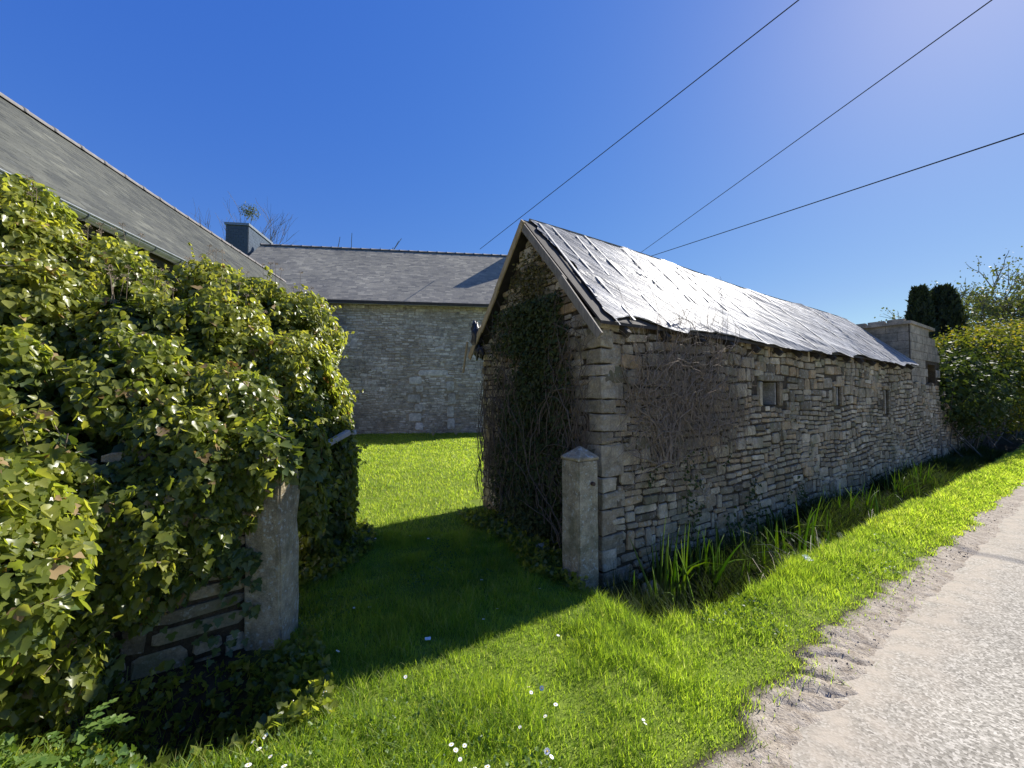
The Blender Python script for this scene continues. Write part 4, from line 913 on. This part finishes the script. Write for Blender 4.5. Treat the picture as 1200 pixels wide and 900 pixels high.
blades(210000, (2.2, 24), (3.0, 20), (.06, .13), (.005, .010), lambda x, y, t, q, g_: (t > 1.2) & (q > ditch_edge(t)) & (q < grass_edge(t)+g_.normal(0, .03, len(t))) & ((y > 4.6) | (x > 4.2)), "lane_side_grass", "long strip of bright grass between ditch and lane", 2) if False else None
def strip(n, seed):
    rg_ = np.random.default_rng(seed); t = 1.0+(rg_.random(n)**1.6)*27; q = rg_.uniform(.7, 1.9, n); p = C0[None]+A*t[:, None]+B*q[:, None]; return p
def blades_at(px_, t, q, hgt, wid, name, label, seed, mat='grass', leanm=.25):
    rg_ = np.random.default_rng(seed); n = len(px_); x, y = px_[:, 0], px_[:, 1]; dist = np.hypot(x, y); cl = fbm(x*2.4, y*2.4, 3)
    h = rg_.uniform(*hgt, n)*(.5+1.1*cl)*(1-.45*sm(q, 1.15, 1.5)); w = rg_.uniform(*wid, n)*np.clip(dist/4.5, 1, 3.5)
    az_ = rg_.uniform(0, 6.283, n); lean = np.abs(rg_.normal(leanm, .28, n)); d = np.stack([np.cos(az_), np.sin(az_), 0*az_], 1); tip = d*lean[:, None]+np.array([0, 0, 1.0])
    s = np.stack([-np.sin(az_), np.cos(az_), 0*az_], 1); tw = rg_.normal(0, .7, n)[:, None]; F = frames(tip, d*np.cos(tw)+s*np.sin(tw))
    F = np.stack([F[:, :, 0]*w[:, None], F[:, :, 1]*h[:, None], F[:, :, 2]*h[:, None]], -1); mb = MB()
    mb.inst(BLADE[0], BLADE[1], F, np.stack([x, y, H(x, y)-.004], 1), rg_.random(n)*.8+.2*cl); mb.build(name, M[mat], None, kind='stuff', label=label, cat="grass")
ps = strip(120000, 4); t, q = TQ(ps[:, 0], ps[:, 1]); k = (q > ditch_edge(t)-.03) & (q < grass_edge(t)+N.normal(0, .03, len(t))) & ((ps[:, 1] > 4.6) | (ps[:, 0] > 4.2))
blades_at(ps[k], t[k], q[k], (.05, .115), (.004, .007), "lane_side_grass", "long bright strip of grass running beside the lane past the ditch", 5)
n = 150000; yy = 4.4+(N.random(n)**1.5)*10.8; xx = N.uniform(-7.5, 1.5, n); t, q = TQ(xx, yy); k = ~((t > -.12) & (q > -WG-.3)) & (xx > -.45*yy-.3) & (xx < .08*yy+.3) & (np.hypot(xx+1.9, yy-4.1) > .4) & ((xx*Vv[0]+yy*Vv[1]) < FR-.05)
pp = np.stack([xx, yy, 0*xx], 1)[k]; blades_at(pp, t[k], q[k]*0, (.03, .075), (.004, .007), "yard_grass", "mown yard grass, bright beyond the shed's shadow", 6)
n = 9000; xx = N.normal(-1.85, .34, n); yy = N.normal(1.55, .26, n); k = (np.hypot(xx, yy) > 1.4) & (yy > .8); xx, yy = xx[k], yy[k]; t, q = TQ(xx, yy)
blades_at(np.stack([xx, yy, 0*xx], 1), t, q*0, (.04, .14), (.003, .006), "bank_grass", "tufts of grass on the sunlit bank at the lower left", 16, leanm=.4)
# clover and plantain patches in the verge
mb = MB(); n = 26000; x = N.uniform(-2.4, 4.0, n); y = N.uniform(1.5, 4.4, n); t, q = TQ(x, y); k = (q < grass_edge(t)-.02) & ~((t > -.36) & (q < ditch_edge(t))) & (fbm(x*1.7+5, y*1.7+2) > .54) & ~((t < -2.45) & (q < .5)); x, y = x[k], y[k]
put_leaves(np.stack([x, y, H(x, y)+N.uniform(.012, .05, len(x))], 1), np.tile([0, 0, 1.], (len(x), 1)), N.uniform(.010, .024, len(x)), LEAF_O, down=-.3, spread=.6, mb=mb); mb.build("clover", M['clover'], None, kind='stuff', label="patches of small clover leaves between the blades of the verge", cat="clover")
# dark rank grass in the ditch
n = 92000; t = -.2+N.random(n)**1.3*15.8; q = N.uniform(.03, .86, n); pp = C0[None]+A*t[:, None]+B*q[:, None]; k = fbm(t*2.1, q*3) > .40
k &= q < ditch_edge(t)-.10
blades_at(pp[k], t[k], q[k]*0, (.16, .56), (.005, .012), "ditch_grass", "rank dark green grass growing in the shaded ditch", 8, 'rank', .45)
# straw coloured dead stalks in the ditch
mb = MB()
for k in range(800):
    t = R.choice([R.uniform(1.6, 4.6), R.uniform(.9, 2.4), R.uniform(4, 11)]); q = R.uniform(.35, .92); b0 = P(t, q, float(H(*P(t, q)[:2]))+.02); L = R.uniform(.15, .5); a = R.gauss(rotp+.5, .9); el_ = R.uniform(.05, 1.0)
    d = np.array([math.cos(a)*math.cos(el_), math.sin(a)*math.cos(el_), math.sin(el_)]); m_ = b0+d*L*.6; e_ = b0+d*L-ZUP*L*.22; tube(mb, [b0, m_, e_], [.0028, .0022, .0012], 3, R.random())
mb.build("dead_stalks", M['straw'], None, kind='stuff', label="pale straw coloured dead stalks flopped along the ditch edge", cat="dead grass")
# broad-leaved weeds in the ditch
mb = MB(); n = 5200; t = .3+N.random(n)**1.2*13; q = N.uniform(.05, .9, n); k = fbm(t*3.1+4, q*4) > .50; t, q = t[k], q[k]; pp = C0[None]+A*t[:, None]+B*q[:, None]; pp[:, 2] = H(pp[:, 0], pp[:, 1])+N.uniform(.03, .26, len(t))
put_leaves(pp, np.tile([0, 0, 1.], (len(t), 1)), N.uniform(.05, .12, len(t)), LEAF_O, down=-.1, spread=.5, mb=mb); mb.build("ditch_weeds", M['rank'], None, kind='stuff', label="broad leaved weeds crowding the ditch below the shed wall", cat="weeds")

# ================================================================== IRIS CLUMPS
def iris(loc, nleaf, hmax, label, seed, spread=.10):
    rg_ = random.Random(seed); z0 = float(H(loc[0], loc[1])); r = thing("iris_clump", (loc[0], loc[1], z0), label, "iris", "iris clumps in the ditch")
    for k in range(nleaf):
        h = rg_.uniform(.5, 1)*hmax; w = rg_.uniform(.013, .022); a = rg_.uniform(0, 6.28); b0 = np.array([loc[0]+rg_.gauss(0, spread*1.5), loc[1]+rg_.gauss(0, spread), z0-.03]); ln = abs(rg_.gauss(.10, .10)); dr = abs(rg_.gauss(.0, .14)) if rg_.random() < .8 else .7; fa = rg_.uniform(0, 3.14)
        s = np.array([math.cos(fa), math.sin(fa), 0]); d = np.array([math.cos(a), math.sin(a), 0]); v = []; f = []; K = 7
        for i in range(K):
            x = i/(K-1); c = b0+d*(ln*h*x+dr*h*x**3*.6)+ZUP*(h*x-dr*h*x**3*.35); ww = w*(1-x**2.2)+.001; th = np.cross(s, ZUP)*.0018*(1-x)
            v += [c-s*ww, c+th, c+s*ww, c-th]
        for i in range(K-1):
            for j in range(4): a0 = i*4+j; b1 = i*4+(j+1) % 4; f += [[a0, b1, b1+4], [a0, b1+4, a0+4]]
        mb = MB(); mb.add(v, f, 0.0); mb.build("leaf", M['iris'], r)
for k, (t, q, n, h, l) in enumerate([(.50, .40, 26, 1.0, "tall sword leaved iris clump nearest the gatepost"), (1.0, .38, 26, .86, "dense upright iris clump, second from the gatepost"), (1.35, .60, 10, .55, "short iris clump close to the sunny verge lip"),
                                  (1.7, .35, 22, .75, "iris clump in the ditch below the bare creeper"), (2.5, .40, 18, .7, "iris clump below the first small wall opening"), (3.6, .45, 12, .68, "iris clump beyond the first wall opening"), (2.05, .62, 18, .80, "broad bladed iris clump on the lane side of the ditch"), (3.0, .30, 18, .85, "iris clump against the stones just past the first wall opening"), (4.4, .45, 20, .85, "dark iris clump midway between the first and second wall openings"), (6.6, .5, 20, .85, "iris clump between the second and third wall openings"), (8.2, .5, 20, .85, "farthest iris clump, below the third wall opening"), (5.4, .5, 18, .8, "iris clump below the second wall opening"), (.25, .45, 16, .62, "iris clump tucked between the shed corner and the tallest clump"), (.62, .80, 7, .28, "small pale iris tuft on the verge lip beside the ditch")]):
    p = P(t, q); iris((p[0], p[1]), n+(8 if t > 1.5 else 2), h, l, 40+k, .07 if t < 1.5 else .15)

# ================================================================== DAISIES, litter, sticks, stones
dm = MB()
for k in range(11):
    a = k*2*math.pi/11; c, s = math.cos(a), math.sin(a); T = lambda r_, w_, z_: (c*r_-s*w_, s*r_+c*w_, z_)
    dm.add([T(.003, .001, 0), T(.003, -.001, 0), T(.012, -.0032, .002), T(.0155, 0, .001), T(.012, .0032, .002)], [[0,1,2],[0,2,3],[0,3,4]])
dpet = dm.mesh("petals", M['petal']); cm = MB(); tube(cm, [(0, 0, -.001), (0, 0, .002), (0, 0, .0035)], [.0048, .0045, .002], 8, cap=True); dcen = cm.mesh("flower_centre", M['yolk']); stm = MB(); tube(stm, [(0, 0, -.05), (.001, 0, -.02), (0, 0, 0)], .0008, 4); dst = stm.mesh("stem", M['iris'])
DAI = [(320,838),(312,862),(305,848),(325,870),(300,880),(318,845),(309,895),(341,880),(546,857),(536,862),(531,856),(541,872),(572,880),(640,862),(645,868),(655,882),(558,882),(619,792),(622,798),(634,793),(650,811),(638,824),(609,836),(478,782),(375,886),(460,893),(595,885),(653,735),(750,828),(752,832),(386,798),(400,752),(565,672),(583,704),(567,716),(436,704),(418,705),(482,626),(503,629),(519,625),(632,682),(442,628)]
for k, (x, y) in enumerate(DAI):
    Y = 1.53*465/(y-465); X = (x-600)/465*Y; z = float(H(X, Y)); side = "sunny" if y > 730 else "shaded"
    o = thing("daisy", (X, Y, z+.050), f"small white daisy with yellow centre in the {side} verge grass", "daisy", "daisies in the sunny verge grass" if side == "sunny" else "daisies in the shaded entrance grass")
    sc = R.uniform(.55, .95)
    for nm, me in (("petals", dpet), ("flower_centre", dcen), ("stem", dst)):
        c = bpy.data.objects.new(nm, me); COL.objects.link(c); c.parent = o
    o.scale = (sc,)*3; o.rotation_euler = (R.gauss(0, .25), R.gauss(0, .25), R.random()*6)
def scrap(x, y, z, s, label):
    bm = bmesh.new(); bmesh.ops.create_grid(bm, x_segments=7, y_segments=7, size=s)
    for v in bm.verts: v.co.z += mnoise.noise(v.co*30+Vector((x, y, 0)))*.03; v.co.x += mnoise.noise(v.co*20)*.02
    ext = bmesh.ops.solidify(bm, geom=list(bm.faces), thickness=.002); me = bpy.data.meshes.new("plastic_scrap"); bm.to_mesh(me); bm.free(); me.materials.append(M['paper']); o = link("plastic_scrap", me, None, label=label, cat="litter"); o.location = (x, y, z); o.rotation_euler = (.5, .2, .6)
p = P(1.62, 1.02); scrap(p[0], p[1], float(H(p[0], p[1]))+.06, .04, "crumpled pale scrap of plastic lying in the grass beside the ditch")
p = P(-1.75, .15); scrap(p[0], p[1], float(H(p[0], p[1]))+.03, .012, "tiny pale scrap in the shaded entrance grass")
def stick(pts, r, label, mat='bark'):
    mb = MB(); tube(mb, pts, r, 6, cap=True); mb.build("stick", M[mat], None, label=label, cat="stick")
p0 = P(-.95, 1.80); p1_ = P(-.80, 1.90); stick([(*p0[:2], .014), (*((p0+p1_)/2)[:2], .02), (*p1_[:2], .012)], [.006, .008, .005], "short dark stick lying on the bare earth by the lane")
# foot stones near shed
def rock(x, y, s, label, seed, dz=0, mat='stone', nm="field_stone"):
    bm = bmesh.new(); bmesh.ops.create_icosphere(bm, subdivisions=3, radius=1)
    for v in bm.verts: v.co *= 1+.35*mnoise.noise(v.co*1.3+Vector((seed, 0, 0)))+.1*mnoise.noise(v.co*4+Vector((seed, 0, 0))); v.co = Vector((v.co.x*s[0], v.co.y*s[1], v.co.z*s[2]))
    me = bpy.data.meshes.new(nm); bm.to_mesh(me); bm.free(); me.materials.append(M[mat]); o = link(nm, me, None, label=label, cat="stone"); o.location = (x, y, float(H(x, y))+s[2]*.5+dz); o.rotation_euler = (0, 0, seed)
rock(-.02, 4.92, (.13, .09, .07), "pale loose stone at the far foot of the shed gable", 1); rock(.32, 4.15, (.10, .08, .06), "squarish grey stone in the ivy left of the square gatepost", 2); rock(.15, 4.55, (.08, .07, .05), "small rounded stone half way along the gable foot", 3)
p = P(.42, .22); rock(p[0], p[1], (.12, .10, .12), "dark rounded boulder set low beside the shed corner", 4, .1)
# clods and grit on the bare edge
mb = MB(); tv, tf = TPL[0]; n = 2400; t = N.uniform(-2.6, 7, n); q = grass_edge(t)+N.gamma(2, .11, n)-.03; k = q < 2.6; t, q = t[k], q[k]; pp = C0[None]+A*t[:, None]+B*q[:, None]
pp[:, 2] = np.maximum(H(pp[:, 0], pp[:, 1]), -.006-.03*sm(q, 2., 1.6)); s = N.gamma(1.5, .0018, len(t))+.0012; Fz = frames(N.normal(size=(len(t), 3)), N.normal(size=(len(t), 3)))*s[:, None, None]; Fz[:, :, 1] *= .35; mb.inst(tv, tf, Fz, pp, N.random(len(t)))
mb.build("grit", M['clod'], None, kind='stuff', label="loose grit and crumbs of earth along the lane edge", cat="grit")

# ================================================================== FALLEN TIMBER in the left ivy
def plank(p0, p1, w, h, label, mat='oldwood'):
    mb = MB(); beam(mb, p0, p1, w, h); mb.build("timber", M[mat], None, label=label, cat="timber")
plank((-1.92, 3.5, 1.02), (-1.62, 3.95, 1.25), .07, .05, "pale plank leaning out of the ivy behind the leaning gatepost", 'batten')
plank((-1.95, 4.5, 1.08), (-1.70, 4.28, 1.22), .06, .05, "short sawn timber end poking from the ivy towards the yard", 'batten')
plank((-1.84, 4.30, 0), (-1.78, 4.25, .62), .05, .05, "thin weathered stake standing at the foot of the ivy column", 'oldwood')

# ================================================================== FOREGROUND WEED and bare brush
wd = thing("leafy_weed", (-1.70, 1.56, float(H(-1.70, 1.56))), "bright toothed leafy weed growing on the bank at the bottom left", "weed")
W0 = np.array([-1.70, 1.56, float(H(-1.70, 1.56))])
for k in range(15):
    a = R.uniform(0, 6.28); L = R.uniform(.12, .24); d = np.array([math.cos(a), math.sin(a), 0]); s_ = np.array([-d[1], d[0], 0]); mb = MB()
    rib = [W0+d*L*x*.75+ZUP*(L*(1.5*x-.95*x*x)) for x in np.linspace(0, 1, 8)]; tube(mb, rib, np.linspace(.0022, .0008, 8), 4, .3); pp_ = []; nn_ = []; tt_ = []; ss_ = []
    for m_ in range(1, 8):
        for sg in (-1, 1): pp_.append(rib[m_]); tt_.append(s_*sg+d*.6+ZUP*.1+N.normal(0, .1, 3)); nn_.append(np.array([0, 0, 1.])+N.normal(0, .2, 3)); ss_.append(L*.15*math.sin(.5+2.4*m_/8))
    pp_.append(rib[-1]); tt_.append(d); nn_.append(ZUP*1.0); ss_.append(L*.14)
    F_w = frames(np.array(tt_), np.array(nn_))*np.array(ss_)[:, None, None]; mb.inst(LEAF_L[0], LEAF_L[1], F_w, np.array(pp_), N.random(len(pp_)))
    mb.build("leaf", M['clover'], wd)
mb = MB(); n = 5200; x = N.normal(-1.85, .26, n); y = N.normal(1.5, .20, n); k = (np.hypot(x, y) > 1.35) & (y > .6) & (fbm(x*7, y*7) > .42); x, y = x[k], y[k]; pos = np.stack([x, y, H(x, y)+N.uniform(0, .12, len(x))], 1)
put_leaves(pos, np.tile([0, 0, 1.], (len(x), 1))+N.normal(0, .3, (len(x), 3)), N.uniform(.010, .030, len(x)), LEAF_L, down=-.5, spread=.6, mb=mb); mb.build("bank_weeds", M['clover'], None, kind='stuff', label="small light green weeds covering the sunlit bank at the lower left", cat="weeds")
def shrub(x, y, h, label, seed):
    rg_ = random.Random(seed); z0 = float(H(x, y)); r = thing("bare_shrub", (x, y, z0), label, "shrub", "bare shrubs at the barn foot"); mb = MB()
    for k in range(14):
        a = rg_.uniform(0, 6.28); l = rg_.uniform(.4, 1)*h; p0 = np.array([x, y, z0]); p1_ = p0+np.array([math.cos(a)*.3*l, math.sin(a)*.3*l, .55*l]); p2_ = p1_+np.array([math.cos(a+.5)*.35*l, math.sin(a+.5)*.35*l, .45*l]); tube(mb, [p0, p1_, p2_], [.012, .008, .004], 4)
        p3 = p1_+np.array([rg_.gauss(0, .2)*l, rg_.gauss(0, .2)*l, .35*l]); tube(mb, [p1_, p3], [.006, .003], 4)
    mb.build("branches", M['straw'], r, kind='stuff')
shrub(-2.75, 13.9, .55, "left bare twiggy shrub against the far barn wall", 1); shrub(-1.95, 13.9, .45, "right bare twiggy shrub against the far barn wall, by the blocked doorway", 2)

# ================================================================== HEDGE and TREES on the right
hd = thing("overgrown_hedge", P(15, 0, 0), "tall overgrown hedge of ivy and laurel beyond the ruined end of the shed wall", "hedge")
EH = []
rh = random.Random(12)
for t, q, z, rt, rz in [(12.9, -.1, 2.1, .85, 1.1), (13.9, .1, 2.0, 1.1, 1.5), (15.3, -.2, 2.3, 1.3, 1.6), (16.9, .0, 2.6, 1.4, 1.7), (18.8, -.1, 2.5, 1.6, 2.0), (21, .1, 2.8, 1.9, 2.2), (24, 0, 2.8, 2.2, 2.4), (27.5, 0, 3.0, 2.3, 2.5), (15.0, -2.2, 2.2, 1.6, 1.8), (18, -2.6, 2.6, 2.0, 2.2)]:
    p = P(t, q); EH.append((p[0], p[1], z-.25, rt, rt*.85, rz*.9))
pi_, ni_ = lumps(EH, 16000, shell=(.35, .85), gap=.0); mb = MB(); put_leaves(pi_, ni_, N.uniform(.10, .20, len(pi_)), LEAF_O, mb=mb); mb.build('inner_foliage', M['ivydark'], hd, kind='stuff')  # inner leaves coloured dark to stand for shade inside the hedge
p1, n1 = lumps(EH, 46000, gap=.36, gs=1.3); sz = N.uniform(.06, .12, len(p1)); F = put_leaves(p1, n1, sz, LEAF_O); mb = MB()
tl = (p1@A[:3])-(C0@A); dk = tl < 16.0-1.1*(p1[:, 2]-2)
mb.inst(LEAF_O[0], LEAF_O[1], F[~dk], p1[~dk], N.random((~dk).sum())); mb.build("foliage", M['laurel'], hd, kind='stuff')
mb = MB(); mb.inst(LEAF_L[0], LEAF_L[1], F[dk]*.7, p1[dk], N.random(dk.sum())); mb.build("ivy_foliage", M['ivydark'], hd, kind='stuff')
mb = MB()
for k in range(150):
    e = EH[rh.randrange(len(EH))]; a = rh.uniform(0, 6.28); p0 = np.array([e[0]+rh.gauss(0, .3), e[1]+rh.gauss(0, .3), 0]); p1_ = np.array([e[0]+math.cos(a)*e[3]*.6, e[1]+math.sin(a)*e[4]*.6, e[2]*rh.uniform(.4, 1.1)]); tube(mb, [p0, (p0+p1_)/2+np.array([rh.gauss(0, .1), rh.gauss(0, .1), 0]), p1_], [.02, .015, .006], 4)
mb.build("stems", M['bark'], hd, kind='stuff')
def conifer(x, y, h, w, label, seed):
    r = thing("columnar_conifer", (x, y, .1), label, "conifer", "dark conifers behind the hedge"); mb = MB(); tube(mb, [(x, y, 0), (x, y, h*.5), (x, y, h*.92)], [.12, .08, .02], 7); mb.build("trunk", M['bark'], r)
    g_ = np.random.default_rng(seed); n = 9000; z = g_.random(n)**.85; a = g_.uniform(0, 6.283, n); prof = np.sqrt(np.clip(1-((z-.25)/.78)**2, .01, 1))*w/2
    lob_ = 1+.95*(fbm(a*2.6, z*13+seed)-.45); rr = prof*lob_*np.sqrt(g_.uniform(.45, 1, n)); pos = np.stack([x+np.cos(a)*rr, y+np.sin(a)*rr, .4+z*(h-.4)], 1)
    nr = np.stack([np.cos(a), np.sin(a), .6+0*a], 1); F = frames(np.stack([np.cos(a)*.4, np.sin(a)*.4, 1+0*a], 1)+g_.normal(0, .3, (n, 3)), nr+g_.normal(0, .5, (n, 3)))*g_.uniform(.09, .20, n)[:, None, None]; F[:, :, 0] *= .55
    mb = MB(); mb.inst(LEAF_L[0], LEAF_L[1], F, pos, g_.random(n)); mb.build("crown", M['thuja'], r, kind='stuff')
conifer(16.55, 16.0, 6.0, 1.0, "narrower dark conifer on the left, above the concrete hut", 1); conifer(17.6, 16.1, 6.05, 1.45, "broader rounded dark conifer on the right, above the hedge", 2)
def tree(x, y, h, spread, label, seed, trunk_h=.35, levels=4, leaves=0, leafs=.1, nest=None, z0=0, lean=0, mat='bark', name="bare_tree", r0=None):
    rg_ = random.Random(seed); r = thing(name, (x, y, z0), label, "tree"); tk = MB(); br = MB(); tips = []
    def grow(p, d, L, rad, lv):
        pts = [p]; q = p
        for i in range(4): d = (d+Vector((rg_.gauss(0, .12), rg_.gauss(0, .12), rg_.gauss(.03, .06)))).normalized(); q = q+d*L/4; pts.append(q)
        tube(tk if lv == 0 else br, [tuple(a) for a in pts], np.linspace(rad, rad*.6, 5), 6 if lv < 2 else 3)
        if lv >= levels: tips.append((pts[-1], d)); tips.append((pts[2], d)); return
        for k in range(rg_.choice([3, 4, 4]) if lv else 5):
            a = rg_.uniform(0, 6.28); nd2 = (d*rg_.uniform(.5, 1.0)+Vector((math.cos(a), math.sin(a), rg_.uniform(-.15, .55)))*spread*rg_.uniform(.5, 1)).normalized()
            st = pts[rg_.choice([2, 3, 4, 4])]; grow(st, nd2, L*rg_.uniform(.58, .8), rad*.55, lv+1)
    grow(Vector((x, y, z0)), Vector((lean, 0, 1)).normalized(), h*trunk_h, r0 or h*.016, 0)
    tk.build("trunk", M[mat], r); br.build("branches", M[mat], r, kind='stuff')
    if leaves:
        g_ = np.random.default_rng(seed); T = np.array([t[0] for t in tips]); i = g_.integers(0, len(T), leaves); pos = T[i]+g_.normal(0, .22, (leaves, 3)); mb = MB()
        put_leaves(pos, g_.normal(size=(leaves, 3)), g_.uniform(leafs*.6, leafs*1.3, leaves), LEAF_O, mb=mb, rg=g_); mb.build("crown", M['pinefol'], r, kind='stuff')
    return r
tree(-30.6, 40, 17.3, .46, "large bare tree with a dark clump in its crown, behind the slate clad chimney", 3, .42, 5, r0=.22)
cl = MB(); g_ = np.random.default_rng(3); n = 420; d = g_.normal(size=(n, 3)); d /= np.linalg.norm(d, axis=1)[:, None]; put_leaves(np.array([-26.6, 39.6, 20.4])+d*g_.random(n)[:, None]**.6*np.array([1.0, 1.0, .8]), d, g_.uniform(.1, .25, n), LEAF_O, mb=cl, rg=g_, aspect=.5)
cl.build("mistletoe_ball", M['pinefol'], None, kind='stuff', label="dense round mistletoe clump in the bare tree behind the chimney", cat="mistletoe")
tree(-20.3, 47, 19.5, .5, "distant bare treetop just showing over the barn ridge", 8, .45, 3)
tree(35.5, 30, 14.5, .8, "sparse wispy tree behind the right hand conifer", 5, .33, 4, leaves=1500, leafs=.16)
tree(28.2, 22.2, 11.5, .8, "thinly leaved tree at the right edge above the hedge", 14, .30, 4, leaves=5200, leafs=.13)
tree(33, 25, 11.6, .8, "thinly leaved tree just out beyond the right edge", 15, .30, 4, leaves=3000, leafs=.14)

# ================================================================== OVERHEAD CABLES
def ray(x, y, Y): return np.array([(x-600)/465*Y, Y, 1.6+(465-y)/465*Y])
def cable(p, q, ext0, ext1, sag, r, label):
    a = p-(q-p)*ext0; b = q+(q-p)*ext1; K = 60; pts = [a+(b-a)*i/K-ZUP*sag*4*(i/K)*(1-i/K) for i in range(K+1)]
    mb = MB(); tube(mb, pts, r, 6); mb.build("overhead_cable", M['cable'], None, label=label, cat="cable", group="overhead cables above the shed", smooth=True)
cable(ray(562, 290, 17.2), ray(928, 0, 7.2), 0.0, 1.2, .0, .011, "thin overhead cable running up from the far barn past the shed's gable tip")
cable(ray(750, 296, 26), ray(1160, 0, 9.0), .25, 1.0, .0, .014, "middle overhead cable crossing the sky above the tarpaulin roof")
cable(ray(765, 298, 26), ray(1200, 152, 10.0), .25, 1.2, .05, .019, "lowest and thickest overhead cable, rising gently to the right")
for o in list(bpy.data.objects):
    if "_w" in o: del o["_w"]
print("TRIS", sum(len(o.data.polygons) for o in bpy.data.objects if o.type == 'MESH'), "OBJ", len(bpy.data.objects))
